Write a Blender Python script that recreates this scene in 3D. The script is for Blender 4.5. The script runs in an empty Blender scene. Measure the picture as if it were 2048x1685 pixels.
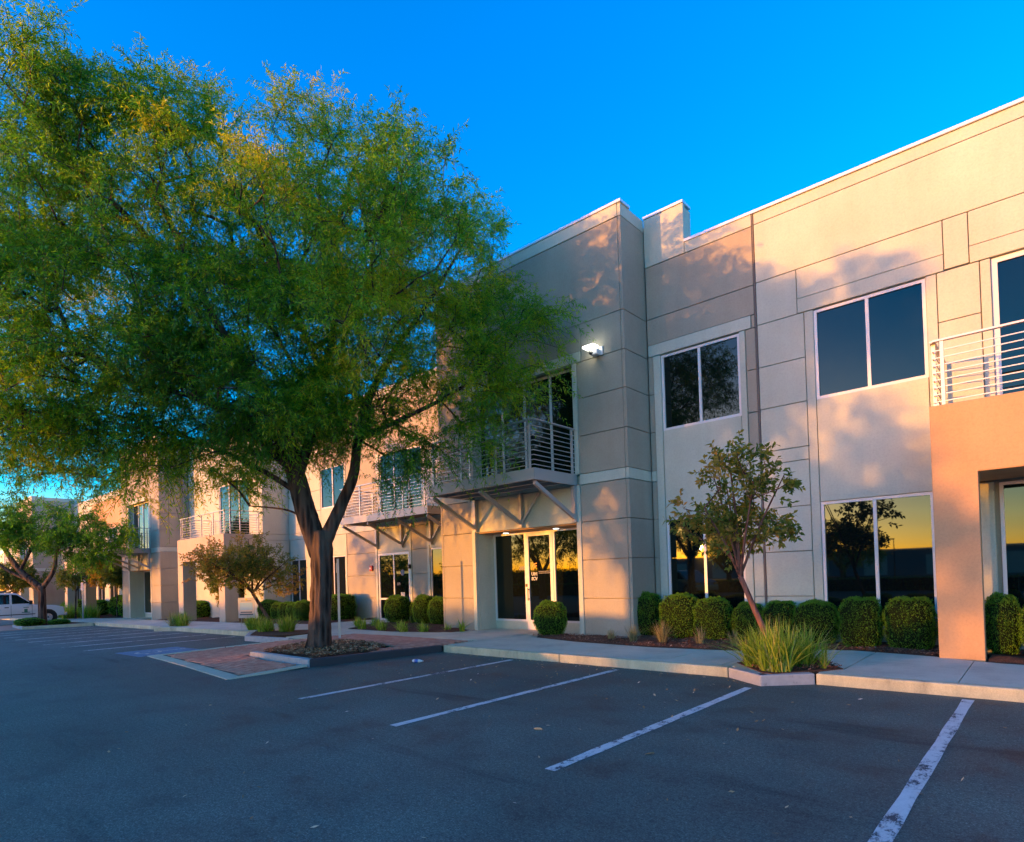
import bpy, math, random
import numpy as np
from mathutils import Vector, Matrix

random.seed(7); RNG = np.random.default_rng(11)
S = bpy.context.scene
C = S.collection
PI = math.pi

# ------------------------------------------------------------------ camera
cam = bpy.data.objects.new('camera', bpy.data.cameras.new('camera')); C.objects.link(cam)
yaw, pitch, roll = 0.72532735, 0.0145457, 0.03102588
Rc = Matrix.Rotation(yaw, 3, 'Z') @ Matrix.Rotation(pitch, 3, 'X') @ Matrix.Rotation(roll, 3, 'Y')
right, fwd, up = Rc.col[0], Rc.col[1], Rc.col[2]
M = Matrix((right, up, -fwd)).transposed().to_4x4(); M.translation = (0, 0, 1.65)
cam.matrix_world = M
cam.data.sensor_width = 36.0
cam.data.lens = 36.0 * 1212.77 / 2048.0
cam.data.shift_y = (1134.24 - 842.5) / 2048.0
cam.data.clip_end = 3000
S.camera = cam

# ------------------------------------------------------------------ light
SUN_EL, SUN_AZ = math.radians(2.1), math.radians(24.4)     # sun stands low behind the camera, to the left
sun_pos = Vector((-math.sin(SUN_AZ)*math.cos(SUN_EL), -math.cos(SUN_AZ)*math.cos(SUN_EL), math.sin(SUN_EL)))
world = bpy.data.worlds.new('World'); S.world = world; world.use_nodes = True
nt = world.node_tree; nt.nodes.clear()
wo = nt.nodes.new('ShaderNodeOutputWorld'); bg = nt.nodes.new('ShaderNodeBackground')
sky = nt.nodes.new('ShaderNodeTexSky'); sky.sky_type = 'NISHITA'; sky.sun_disc = False
sky.sun_elevation = SUN_EL
sky.sun_rotation = math.atan2(sun_pos.x, sun_pos.y)
sky.altitude = 300; sky.air_density = 1.0; sky.dust_density = 0.45; sky.ozone_density = 4.8
hs = nt.nodes.new('ShaderNodeHueSaturation'); hs.inputs['Saturation'].default_value = 1.15; hs.inputs['Hue'].default_value = .521
nt.links.new(sky.outputs[0], hs.inputs['Color']); tn = nt.nodes.new('ShaderNodeMix'); tn.data_type = 'RGBA'; tn.blend_type = 'MULTIPLY'; tn.inputs[0].default_value = 1; tn.inputs[7].default_value = (1.60, .77, .40, 1)
nt.links.new(hs.outputs[0], tn.inputs[6]); nt.links.new(tn.outputs[2], bg.inputs[0])
bg.inputs[1].default_value = 0.15; nt.links.new(bg.outputs[0], wo.inputs[0])
sl = bpy.data.lights.new('sun', 'SUN'); so = bpy.data.objects.new('sun', sl); C.objects.link(so)
sl.energy = 0.27; sl.angle = math.radians(0.53); sl.color = (1.0, 0.36, 0.035)
so.rotation_euler = sun_pos.to_track_quat('Z', 'Y').to_euler(); so.location = (-20, -40, 30)
S.view_settings.view_transform = 'Standard'; S.view_settings.look = 'None'
S.view_settings.exposure = 4.78; S.view_settings.gamma = 1.0
S.view_settings.use_curve_mapping = False

# ------------------------------------------------------------------ helpers
def gz(x):                       # the lot falls gently away to the left
    return min(0.0, 0.0115*(x+13.4)) if x > -60 else 0.0115*(-60+13.4)

class B:
    def __init__(s): s.v = []; s.f = []
    def quad(s, a, b, c, d):
        n = len(s.v); s.v += [tuple(a), tuple(b), tuple(c), tuple(d)]; s.f.append((n, n+1, n+2, n+3)); return s
    def box(s, x0, x1, y0, y1, z0, z1):
        n = len(s.v)
        s.v += [(x0,y0,z0),(x1,y0,z0),(x1,y1,z0),(x0,y1,z0),(x0,y0,z1),(x1,y0,z1),(x1,y1,z1),(x0,y1,z1)]
        s.f += [tuple(n+i for i in q) for q in ((0,3,2,1),(4,5,6,7),(0,1,5,4),(1,2,6,5),(2,3,7,6),(3,0,4,7))]
        return s
    def prism(s, pts, z0, z1, zf=None):      # pts counter-clockwise; zf adds terrain height
        n = len(s.v); k = len(pts); zf = zf or (lambda x, y: 0)
        s.v += [(x, y, z0+zf(x, y)) for x, y in pts] + [(x, y, z1+zf(x, y)) for x, y in pts]
        s.f.append(tuple(n+i for i in range(k-1, -1, -1))); s.f.append(tuple(n+k+i for i in range(k)))
        for i in range(k):
            j = (i+1) % k; s.f.append((n+i, n+j, n+k+j, n+k+i))
        return s
    def tube(s, pts, rad, sides=8, cap=True):
        pts = [Vector(p) for p in pts]; rad = [rad]*len(pts) if not hasattr(rad, '__len__') else rad
        n0 = len(s.v); a = None
        for i, p in enumerate(pts):
            t = (pts[min(i+1, len(pts)-1)]-pts[max(i-1, 0)]).normalized()
            if a is None: a = t.orthogonal().normalized()
            a = (a - t*a.dot(t)); a = a.normalized() if a.length > 1e-6 else t.orthogonal().normalized()
            b = t.cross(a)
            for k in range(sides):
                th = 2*PI*k/sides; q = p+(a*math.cos(th)+b*math.sin(th))*rad[i]; s.v.append(tuple(q))
        for i in range(len(pts)-1):
            for k in range(sides):
                k2 = (k+1) % sides
                s.f.append((n0+i*sides+k, n0+i*sides+k2, n0+(i+1)*sides+k2, n0+(i+1)*sides+k))
        if cap:
            s.f.append(tuple(n0+k for k in range(sides-1, -1, -1)))
            m = n0+(len(pts)-1)*sides; s.f.append(tuple(m+k for k in range(sides)))
        return s
    def bar(s, p, q, w, h):                  # rectangular bar between two points
        p, q = Vector(p), Vector(q); t = (q-p).normalized()
        ref = Vector((0,0,1)) if abs(t.z) < .95 else Vector((0,1,0))
        a = t.cross(ref).normalized()*w/2; b = a.cross(t).normalized()*h/2
        n = len(s.v)
        for e in (p, q): s.v += [tuple(e-a-b), tuple(e+a-b), tuple(e+a+b), tuple(e-a+b)]
        s.f += [tuple(n+i for i in r) for r in ((0,1,2,3),(7,6,5,4),(0,4,5,1),(1,5,6,2),(2,6,7,3),(3,7,4,0))]
        return s

def link(name, me, parent=None, **kw):
    o = bpy.data.objects.new(name, me); C.objects.link(o)
    if parent: o.parent = parent
    for k, v in kw.items(): o[k] = v
    return o
def mesh(name, b, m, smooth=False):
    me = bpy.data.meshes.new(name); me.from_pydata(b.v, [], b.f); me.materials.append(m)
    if smooth: me.polygons.foreach_set('use_smooth', [True]*len(me.polygons))
    me.update(); return me
def obj(name, b, m, parent=None, smooth=False, **kw):
    return link(name, mesh(name, b, m, smooth), parent, **kw)
def thing(name, label, cat, loc=(0,0,0), rz=0, group=None):
    o = bpy.data.objects.new(name, None); C.objects.link(o); o.location = loc; o.rotation_euler = (0,0,rz)
    o['label'] = label; o['category'] = cat
    if group: o['group'] = group
    return o
def structure(name, b, m, **kw): return obj(name, b, m, kind='structure', **kw)
def copy_tree(o, parent=None):
    c = o.copy(); C.objects.link(c); c.parent = parent
    for ch in list(o.children): copy_tree(ch, c)
    return c
def bevel(o, w=.01, n=2):
    m = o.modifiers.new('bevel', 'BEVEL'); m.width = w; m.segments = n; m.limit_method = 'ANGLE'; return o

def fast_mesh(name, verts, k, m, tint=None, smooth=False):
    """verts (n*k,3): n separate k-gons"""
    n = len(verts)//k; me = bpy.data.meshes.new(name)
    me.vertices.add(n*k); me.vertices.foreach_set('co', np.ascontiguousarray(verts, dtype=np.float32).ravel())
    me.loops.add(n*k); me.loops.foreach_set('vertex_index', np.arange(n*k, dtype=np.int32))
    me.polygons.add(n); me.polygons.foreach_set('loop_start', np.arange(0, n*k, k, dtype=np.int32))
    me.polygons.foreach_set('loop_total', np.full(n, k, dtype=np.int32))
    if tint is not None:
        at = me.attributes.new('tint', 'FLOAT', 'POINT'); at.data.foreach_set('value', np.repeat(tint, k).astype(np.float32))
    me.materials.append(m); me.update(calc_edges=True); return me

# ------------------------------------------------------------------ materials
MATS = {}
def mat(name, col=(.5,.5,.5), rough=.6, metal=0., spec=.5, **kw):
    m = bpy.data.materials.new(name); m.use_nodes = True; n = m.node_tree.nodes['Principled BSDF']
    n.inputs['Base Color'].default_value = (*col, 1); n.inputs['Roughness'].default_value = rough
    n.inputs['Metallic'].default_value = metal; n.inputs['Specular IOR Level'].default_value = spec
    for k, v in kw.items(): n.inputs[k.replace('_', ' ')].default_value = v
    MATS[name] = m; return m
def nodes(m): return m.node_tree, m.node_tree.nodes, m.node_tree.links, m.node_tree.nodes['Principled BSDF']
def tex(m, scale=5., detail=4., rough=.6, kind='ShaderNodeTexNoise', stretch=(1,1,1)):
    nt, N, L, p = nodes(m)
    tc = N.new('ShaderNodeTexCoord'); mp = N.new('ShaderNodeMapping'); mp.inputs['Scale'].default_value = stretch
    t = N.new(kind); t.inputs['Scale'].default_value = scale
    if kind == 'ShaderNodeTexNoise': t.inputs['Detail'].default_value = detail; t.inputs['Roughness'].default_value = rough
    L.new(tc.outputs['Object'], mp.inputs[0]); L.new(mp.outputs[0], t.inputs['Vector']); return t
def ramp(m, src, stops):
    nt, N, L, p = nodes(m); r = N.new('ShaderNodeValToRGB'); e = r.color_ramp.elements
    while len(e) < len(stops): e.new(.5)
    for i, (pos, c) in enumerate(stops): e[i].position = pos; e[i].color = (*c, 1) if len(c) == 3 else c
    L.new(src, r.inputs[0]); return r
def bump(m, src, strength=.3, dist=.01):
    nt, N, L, p = nodes(m); b = N.new('ShaderNodeBump'); b.inputs['Strength'].default_value = strength
    b.inputs['Distance'].default_value = dist; L.new(src, b.inputs['Height']); L.new(b.outputs[0], p.inputs['Normal']); return b
def mix(m, fac, a, b, mode='MIX'):
    nt, N, L, p = nodes(m); x = N.new('ShaderNodeMix'); x.data_type = 'RGBA'; x.blend_type = mode
    for s, v in ((0, fac), (6, a), (7, b)):
        if isinstance(v, (int, float)): x.inputs[s].default_value = v
        elif isinstance(v, tuple): x.inputs[s].default_value = (*v, 1) if len(v) == 3 else v
        else: L.new(v, x.inputs[s])
    return x.outputs[2]
def mathn(m, op, a, b=0.):
    nt, N, L, p = nodes(m); x = N.new('ShaderNodeMath'); x.operation = op
    for s, v in ((0, a), (1, b)):
        if isinstance(v, (int, float)): x.inputs[s].default_value = v
        else: L.new(v, x.inputs[s])
    return x.outputs[0]

def stucco(name, col, var=.10):
    m = mat(name, col, .85, spec=.3); nt, N, L, p = nodes(m)
    a = tex(m, .7, 5, .6); c0 = tuple(c*(1-var) for c in col); c1 = tuple(min(1, c*(1+var*.6)) for c in col)
    r = ramp(m, a.outputs[0], [(.3, c0), (.7, c1)])
    st = tex(m, 2.2, 4, .6, stretch=(1,1,.12)); r2 = ramp(m, st.outputs[0], [(.35, (.93,.92,.90)), (.6, (1,1,1))])
    g2 = tex(m, 28, 5, .8); r3 = ramp(m, g2.outputs[0], [(.34, (.88,.88,.88)), (.5, (1,1,1)), (.66, (1.06,1.06,1.06))])
    L.new(mix(m, .9, mix(m, .8, r.outputs[0], r2.outputs[0], 'MULTIPLY'), r3.outputs[0], 'MULTIPLY'), p.inputs['Base Color'])
    g = tex(m, 160, 3, .7); bump(m, g.outputs[0], .35, .004); return m
CREAM = stucco('cream_stucco', (.56, .585, .46))
TAUPE = stucco('taupe_stucco', (.39, .36, .27))
TAN = stucco('tan_orange_stucco', (.53, .34, .18)); PEACH = stucco('pale_peach_stucco', (.53, .44, .31))
JOINT = mat('recessed_joint', (.16, .14, .12), .9)
FRAME = mat('white_aluminium', (.72, .70, .66), .35, .0)
CAP = mat('metal_coping', (.75, .74, .72), .4, .3)
STEEL = mat('grey_painted_steel', (.42, .40, .36), .45, .2)
GALV = mat('galvanised_rail', (.55, .53, .50), .4, .5)
GLASS = mat('dark_reflective_glass', (.004, .006, .006), .017, IOR=1.66, spec=.5, Specular_Tint=(.50, .74, .64, 1))
_nt, N, L, p = nodes(GLASS); t = tex(GLASS, .8, 1, .5); bump(GLASS, t.outputs[0], .02, .02)
DARK = mat('dark_interior', (.01, .01, .01), .8)
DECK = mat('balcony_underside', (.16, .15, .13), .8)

# asphalt
ASPH = mat('asphalt', (.05,.05,.05), .8, spec=.35); nt, N, L, p = nodes(ASPH)
a = tex(ASPH, .18, 5, .62); b_ = tex(ASPH, 1.3, 6, .65); c_ = tex(ASPH, 75, 5, .8); d_ = tex(ASPH, 55, 2, .8)
r1 = ramp(ASPH, a.outputs[0], [(.32, (.060,.092,.076)), (.52, (.090,.130,.104)), (.72, (.120,.165,.134))])
r2 = ramp(ASPH, b_.outputs[0], [(.30, (.42,.42,.44)), (.46, (.88,.88,.88)), (.72, (1.25,1.22,1.18))])
r3 = ramp(ASPH, c_.outputs[0], [(.36, (.22,.22,.22)), (.50, (.85,.85,.85)), (.62, (1.9,1.9,1.9)), (.70, (3.4,3.3,3.1))])
c1 = mix(ASPH, .95, r1.outputs[0], r2.outputs[0], 'MULTIPLY'); c2 = mix(ASPH, .8, c1, r3.outputs[0], 'MULTIPLY')
# tyre-darkened bands and pale scuffs
s_ = tex(ASPH, .9, 4, .6, stretch=(.25, 1.4, 1)); r4 = ramp(ASPH, s_.outputs[0], [(.30, (.42,.42,.43)), (.40, (.95,.95,.95)), (.75, (1.15,1.15,1.12))])
c3 = mix(ASPH, .8, c2, r4.outputs[0], 'MULTIPLY')
v_ = tex(ASPH, .55, kind='ShaderNodeTexVoronoi'); v_.feature = 'DISTANCE_TO_EDGE'
vn = tex(ASPH, 2.5, 5, .7)
crk = ramp(ASPH, v_.outputs['Distance'], [(.0, (.35,.35,.35)), (.006, (1,1,1))])
e_ = tex(ASPH, 26, 4, .75); r5 = ramp(ASPH, e_.outputs[0], [(.36, (.62,.62,.62)), (.5, (1,1,1)), (.64, (1.4,1.4,1.38))])
c4 = mix(ASPH, .85, c3, r5.outputs[0], 'MULTIPLY')
L.new(c4, p.inputs['Base Color']); bump(ASPH, c_.outputs[0], .55, .006)
rr = ramp(ASPH, b_.outputs[0], [(.3, (.62,.62,.62)), (.7, (.85,.85,.85))]); L.new(rr.outputs[0], p.inputs['Roughness'])

CONC = mat('sidewalk_concrete', (.35,.34,.31), .85, spec=.3); nt, N, L, p = nodes(CONC)
a = tex(CONC, 1.1, 6, .65); b_ = tex(CONC, 60, 3, .7); c_ = tex(CONC, 4.5, 5, .7)
r = ramp(CONC, a.outputs[0], [(.3, (.45,.45,.33)), (.5, (.56,.56,.41)), (.7, (.63,.63,.47))])
r2 = ramp(CONC, b_.outputs[0], [(.3, (.8,.8,.8)), (.7, (1.12,1.12,1.12))]); r3 = ramp(CONC, c_.outputs[0], [(.28, (.72,.70,.66)), (.45, (1,1,1))])
L.new(mix(CONC, .6, mix(CONC, .8, r.outputs[0], r2.outputs[0], 'MULTIPLY'), r3.outputs[0], 'MULTIPLY'), p.inputs['Base Color']); bump(CONC, b_.outputs[0], .3, .004)

KERB = mat('kerb_concrete', (.42,.38,.28), .85, spec=.3); nt, N, L, p = nodes(KERB)
a = tex(KERB, 3, 6, .7, stretch=(1,1,.35)); b_ = tex(KERB, 70, 3, .7)
r = ramp(KERB, a.outputs[0], [(.28, (.26,.25,.17)), (.42, (.46,.45,.29)), (.6, (.58,.56,.35)), (.75, (.62,.61,.46))])
r2 = ramp(KERB, b_.outputs[0], [(.3, (.8,.8,.8)), (.7, (1.1,1.1,1.1))])
L.new(mix(KERB, .8, r.outputs[0], r2.outputs[0], 'MULTIPLY'), p.inputs['Base Color']); bump(KERB, b_.outputs[0], .4, .005)
BLACKKERB = mat('black_painted_kerb', (.035,.037,.04), .7); bump(BLACKKERB, tex(BLACKKERB, 40).outputs[0], .4, .005)
GREYKERB = mat('grey_kerb', (.36,.37,.36), .8); nt, N, L, p = nodes(GREYKERB)
r = ramp(GREYKERB, tex(GREYKERB, 7, 6, .75).outputs[0], [(.3, (.12,.12,.12)), (.4, (.34,.35,.34)), (.7, (.42,.43,.42))]); L.new(r.outputs[0], p.inputs['Base Color'])

PAINT = mat('worn_white_paint', (.6,.6,.6), .8); nt, N, L, p = nodes(PAINT)
a = tex(PAINT, 9, 8, .85, stretch=(1,.6,1)); b_ = tex(PAINT, .8, 3, .6)
w = mathn(PAINT, 'ADD', a.outputs[0], mathn(PAINT, 'MULTIPLY', b_.outputs[0], .45))
r = ramp(PAINT, w, [(.645, (.06,.065,.065)), (.665, (.36,.36,.33)), (.71, (.60,.59,.52)), (.9, (.70,.69,.62))]); L.new(r.outputs[0], p.inputs['Base Color'])
BLUEPAINT = mat('blue_paint', (.10,.20,.42), .75); nt, N, L, p = nodes(BLUEPAINT)
r = ramp(BLUEPAINT, tex(BLUEPAINT, 8, 6, .75).outputs[0], [(.35, (.07,.10,.11)), (.45, (.13,.22,.32)), (.7, (.18,.30,.40))]); L.new(r.outputs[0], p.inputs['Base Color'])

BRICK = mat('red_paver', (.30,.13,.09), .85); nt, N, L, p = nodes(BRICK)
oi = N.new('ShaderNodeObjectInfo'); geo = N.new('ShaderNodeNewGeometry')
rn = mathn(BRICK, 'ADD', oi.outputs['Random'], geo.outputs['Random Per Island']); rn = mathn(BRICK, 'FRACT', rn)
r = ramp(BRICK, rn, [(0, (.50,.20,.12)), (.5, (.58,.265,.165)), (1, (.63,.33,.215))])
r2 = ramp(BRICK, tex(BRICK, 40, 4, .7).outputs[0], [(.3, (.7,.7,.7)), (.7, (1.15,1.15,1.15))])
L.new(mix(BRICK, .8, r.outputs[0], r2.outputs[0], 'MULTIPLY'), p.inputs['Base Color']); bump(BRICK, tex(BRICK, 90).outputs[0], .4, .004)
GROUT = mat('paver_sand', (.16,.11,.08), .95)

MULCH = mat('bark_mulch', (.12,.07,.045), .95, spec=.2); nt, N, L, p = nodes(MULCH)
a = tex(MULCH, 45, 5, .8); r = ramp(MULCH, a.outputs[0], [(.3, (.035,.018,.012)), (.5, (.13,.065,.038)), (.7, (.24,.14,.09))])
L.new(r.outputs[0], p.inputs['Base Color']); bump(MULCH, a.outputs[0], .9, .03)
CHIP = mat('mulch_chip', (.18,.09,.05), .9, spec=.2); nt, N, L, p = nodes(CHIP)
geo = N.new('ShaderNodeNewGeometry'); r = ramp(CHIP, geo.outputs['Random Per Island'], [(0, (.09,.035,.02)), (.5, (.27,.11,.055)), (.9, (.40,.20,.12)), (1, (.55,.40,.26))]); L.new(r.outputs[0], p.inputs['Base Color'])
LITTER = mat('dry_leaf', (.5,.4,.22), .8, spec=.2); nt, N, L, p = nodes(LITTER)
geo = N.new('ShaderNodeNewGeometry'); r = ramp(LITTER, geo.outputs['Random Per Island'], [(0, (.20,.13,.06)), (.5, (.42,.30,.12)), (.9, (.6,.5,.28)), (1, (.75,.72,.6))]); L.new(r.outputs[0], p.inputs['Base Color'])
LITTER2 = mat('brown_leaf_litter', (.3,.2,.1), .9, spec=.2); nt, N, L, p = nodes(LITTER2)
geo = N.new('ShaderNodeNewGeometry'); r = ramp(LITTER2, geo.outputs['Random Per Island'], [(0, (.14,.06,.03)), (.4, (.36,.18,.08)), (.8, (.55,.32,.15)), (1, (.7,.5,.28))]); L.new(r.outputs[0], p.inputs['Base Color'])
DIRT = mat('dry_ground', (.17,.14,.10), .95); nt, N, L, p = nodes(DIRT)
r = ramp(DIRT, tex(DIRT, .4, 6, .7).outputs[0], [(.3, (.11,.10,.06)), (.7, (.22,.18,.12))]); L.new(r.outputs[0], p.inputs['Base Color'])

def bark(name, c0, c1, sc=9):
    m = mat(name, c0, .9, spec=.2); nt, N, L, p = nodes(m)
    a = tex(m, sc, 7, .72, stretch=(1, 1, .16)); w = tex(m, sc*.5, kind='ShaderNodeTexVoronoi', stretch=(2.2,2.2,.28))
    h = mathn(m, 'ADD', mathn(m, 'MULTIPLY', a.outputs[0], .7), mathn(m, 'MULTIPLY', w.outputs['Distance'], .8))
    r = ramp(m, h, [(.35, tuple(c*.35 for c in c0)), (.55, c0), (.85, c1)]); L.new(r.outputs[0], p.inputs['Base Color'])
    bump(m, h, 1.0, .05); return m
BARK = bark('furrowed_bark', (.035,.025,.019), (.12,.085,.062), 9)
BARK_RED = bark('smooth_red_bark', (.15,.065,.045), (.25,.12,.085), 14)
TWIG = mat('twig', (.05,.035,.025), .9, spec=.2)

def leafmat(name, stops, trans=.45):
    m = mat(name, stops[1][1], .55, spec=.3); nt, N, L, p = nodes(m)
    at = N.new('ShaderNodeAttribute'); at.attribute_name = 'tint'
    r = ramp(m, at.outputs['Fac'], stops); L.new(r.outputs[0], p.inputs['Base Color'])
    tr = N.new('ShaderNodeBsdfTranslucent'); ms = N.new('ShaderNodeMixShader'); ms.inputs[0].default_value = trans
    br = mix(m, 1.0, r.outputs[0], (1.5, 1.6, .7), 'MULTIPLY'); L.new(br, tr.inputs[0])
    out = N['Material Output']; L.new(p.outputs[0], ms.inputs[1]); L.new(tr.outputs[0], ms.inputs[2]); L.new(ms.outputs[0], out.inputs[0]); return m
MESQ = leafmat('feathery_leaf', [(0, (.025,.12,.025)), (.38, (.09,.28,.018)), (.64, (.27,.42,.012)), (.9, (.52,.46,.02))], .5)
BROAD = leafmat('broad_leaf', [(0, (.05,.11,.02)), (.35, (.14,.19,.03)), (.6, (.32,.25,.04)), (1, (.50,.20,.06))], .4)
HEDGE = leafmat('hedge_leaf', [(0, (.05,.14,.015)), (.5, (.11,.27,.02)), (.85, (.20,.37,.025)), (1, (.36,.40,.05))], .4)
GRASS = leafmat('grass_blade', [(0, (.09,.20,.02)), (.5, (.24,.38,.04)), (.8, (.42,.48,.07)), (1, (.48,.42,.18))], .4)
STRAW = leafmat('dry_grass_blade', [(0, (.10,.14,.04)), (.4, (.30,.26,.13)), (1, (.55,.45,.26))], .35)
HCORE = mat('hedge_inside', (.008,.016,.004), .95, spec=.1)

LAMPW = mat('lit_lamp', (1,1,1), .5); LAMPW.node_tree.nodes['Principled BSDF'].inputs['Emission Color'].default_value = (1,.97,.86,1)
LAMPW.node_tree.nodes['Principled BSDF'].inputs['Emission Strength'].default_value = .3
WHITEPL = mat('white_plastic', (.7,.69,.66), .4)
BLACKPL = mat('black_plastic', (.02,.02,.02), .4)
TYRE = mat('tyre_rubber', (.02,.02,.02), .85)
CARW = mat('white_car_paint', (.80,.80,.80), .25, spec=.6, Coat_Weight=.6)
CARS = mat('silver_car_paint', (.35,.35,.36), .3, .4, Coat_Weight=.5)
CARG = mat('car_glass', (.01,.012,.014), .05, spec=.7)
CHROME = mat('chrome', (.6,.6,.6), .15, 1.)
RED = mat('red_enamel', (.45,.03,.03), .4)
ORANGE = mat('orange_vinyl', (.75,.30,.06), .5); WHITEV = mat('white_vinyl', (.40,.43,.43), .5); YELLOWV = mat('yellow_vinyl', (.65,.5,.05), .5); GREYV = mat('grey_vinyl', (.22,.22,.22), .5)
LBLUE = mat('light_blue_print', (.25,.48,.62), .5); NAVY = mat('dark_teal_print', (.03,.09,.14), .5); SIGNBLUE = mat('sign_blue', (.06,.14,.42), .5)

# ------------------------------------------------------------------ the setting: ground
def sheet(b, xs, ys, z, zf=gz):
    n = len(b.v); m = len(ys)
    for x in xs:
        for y in ys: b.v.append((x, y, z+zf(x)))
    for i in range(len(xs)-1):
        for j in range(m-1):
            q = n+i*m+j; b.f.append((q, q+m, q+m+1, q+1))
    return b
structure('ground', sheet(B(), [-1500,-400,-60,-40,-13.4,40,400,1500], [-1500,-400,-60,0,60,400,1500], -.30), DIRT)
lot = structure('parking_lot', sheet(B(), [-90,-60,-45,-30,-20,-13.4,-8,0,20,60], [-70,-40,-20,-8,0,4,8,9.6,14], 0), ASPH)

def strip(x0, y0, x1, y1, w, z=.004):
    d = Vector((x1-x0, y1-y0)).normalized(); nx, ny = -d.y*w/2, d.x*w/2; b = B(); n = 12
    pv = None
    for i in range(n+1):
        t = i/n; x = x0+(x1-x0)*t; y = y0+(y1-y0)*t; wob = 1+.10*math.sin(i*2.3+x0)
        cur = ((x+nx*wob, y+ny*wob, gz(x)+z), (x-nx*wob, y-ny*wob, gz(x)+z))
        if pv: b.quad(pv[1], cur[1], cur[0], pv[0])
        pv = cur
    return b
for xa, ya, yb in ((-.78, 2.2, 9.0), (-3.17, 4.02, 8.42), (-5.55, 4.2, 8.86), (-7.95, 4.4, 8.87), (-22.4, 4.65, 8.85), (-24.5, 4.6, 8.85), (-26.7, 4.6, 8.85), (-28.9, 4.6, 8.85), (-31.1, 4.6, 8.85), (-33.3, 4.6, 8.85), (-35.5, 4.6, 8.85), (-20.2, 4.7, 8.9)):
    obj('painted_line', strip(xa-.04 if xa > -12 else xa, ya, xa, yb, .11 if xa > -12 else .13), PAINT, lot)
obj('accessible_bay_marking', B().quad((-18.4,4.95,gz(-18.4)+.004), (-16.5,4.95,gz(-16.5)+.004), (-16.75,6.5,gz(-16.75)+.004), (-18.5,6.5,gz(-18.5)+.004)), BLUEPAINT, lot)
b = B(); cx, cy = -17.5, 5.7; zz = lambda x: gz(x)+.008
def pl(pts, w):
    for (xa, ya), (xb, yb) in zip(pts[:-1], pts[1:]):
        d = Vector((xb-xa, yb-ya)).normalized(); nx, ny = -d.y*w/2, d.x*w/2
        b.quad((xa+nx, ya+ny, zz(xa)), (xa-nx, ya-ny, zz(xa)), (xb-nx, yb-ny, zz(xb)), (xb+nx, yb+ny, zz(xb)))
pl([(cx-.05, cy+.5), (cx-.1, cy+.05), (cx+.25, cy), (cx+.4, cy-.4), (cx+.55, cy-.36)], .08)
pl([(cx+.3*math.cos(t)-.02, cy-.2+.3*math.sin(t)) for t in [PI*.62+i*.35 for i in range(12)]], .07)
pl([(cx-.07, cy+.56), (cx-.07, cy+.7)], .15)
obj('wheelchair_symbol', b, PAINT, lot)

# ------------------------------------------------------------------ kerbs, sidewalk
K0 = [(-10.14, 9.05), (-3.72, 9.08), (-3.08, 8.62), (-2.5, 9.14), (9.0, 9.22)]
K1 = [(-64, 9.0), (-53.0, 9.2), (-42.5, 9.2), (-28.0, 9.2), (-27.3, 8.75), (-26.2, 9.2), (-19.7, 9.12), (-18.1, 8.25), (-17.5, 8.25), (-15.6, 8.3)]
def yline(pts, x):
    for (xa, ya), (xb, yb) in zip(pts[:-1], pts[1:]):
        if xa <= x <= xb: return ya+(yb-ya)*(x-xa)/(xb-xa)
    return pts[0][1] if x < pts[0][0] else pts[-1][1]
walk = structure('sidewalk', B().prism([(-64,9.35),(-42,9.35),(-19,9.35),(-19,11.5),(-42,11.5),(-64,11.5)], -.05, .10, lambda x, y: gz(x)), GROUT)
zf = lambda x, y: gz(x)
KW = .16
def kerb_run(pts, m, parent, seg=2.4, name='kerb_segment'):
    for (xa, ya), (xb, yb) in zip(pts[:-1], pts[1:]):
        d = Vector((xb-xa, yb-ya)); Ln = d.length; k = max(1, round(Ln/seg)); g = .004/Ln
        for i in range(k):
            t0, t1 = i/k+g, (i+1)/k-g
            p = [(xa+d.x*t, ya+d.y*t) for t in (t0, t1)]
            q = (-d.y/Ln*KW, d.x/Ln*KW)
            b = B().prism([p[0], p[1], (p[1][0]+q[0], p[1][1]+q[1]), (p[0][0]+q[0], p[0][1]+q[1])], -.06, .152, zf)
            bevel(obj(name, b, m, parent), .018, 2)
kerb_run(K0[:2], KERB, walk, 2.6); kerb_run(K0[1:4], GREYKERB, walk, 3); kerb_run(K0[3:], KERB, walk, 2.6)
kerb_run(K1[:7], KERB, walk, 3); kerb_run(K1[6:], GREYKERB, walk, 3)
BACK0 = [(-12.06,12.8),(-9.75,12.8),(-9.55,11.34),(-7.9,10.92),(-5.87,10.78),(-4.36,11.0),(-3.3,11.75),(-2.6,11.95),(-1.38,11.7),(-.74,11.35),(2,11.1),(9,11.1)]
BACK1 = [(-64,11.2),(-44,11.2),(-42.2,12.0),(-41.5,12.55),(-38.6,12.55),(-38,11.4),(-33,11.45),(-25,11.6),(-20.6,12.0),(-20.4,14.3),(-18.4,14.3),(-18.2,12.6),(-17,11.05),(-14.33,10.8),(-12.3,11.2),(-12.06,12.8)]
def slab(xa, xb, frontf, backf, n=4, name='concrete_slab', m=CONC, z1=.15):
    g = .006; xs = [xa+g+(xb-xa-2*g)*i/n for i in range(n+1)]
    pts = [(x, frontf(x)) for x in xs] + [(x, backf(x)) for x in reversed(xs)]
    return obj(name, B().prism(pts, .02, z1, zf), m, walk)
f0 = lambda x: yline(K0, x)+KW+.008
mid0 = lambda x: min(yline(BACK0, x), 10.72)
xs = [-10.0,-8.35,-6.6,-4.9,-3.9]
for a, c in zip(xs[:-1], xs[1:]): slab(a, c, f0, lambda x: min(yline(BACK0, x), 12.79), 5)
PL = [(-3.78,9.6),(-3.5,9.3),(-3.07,8.88),(-2.68,9.3),(-2.28,9.72),(-2.84,10.55)]       # mulch pocket at the kerb nose
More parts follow.
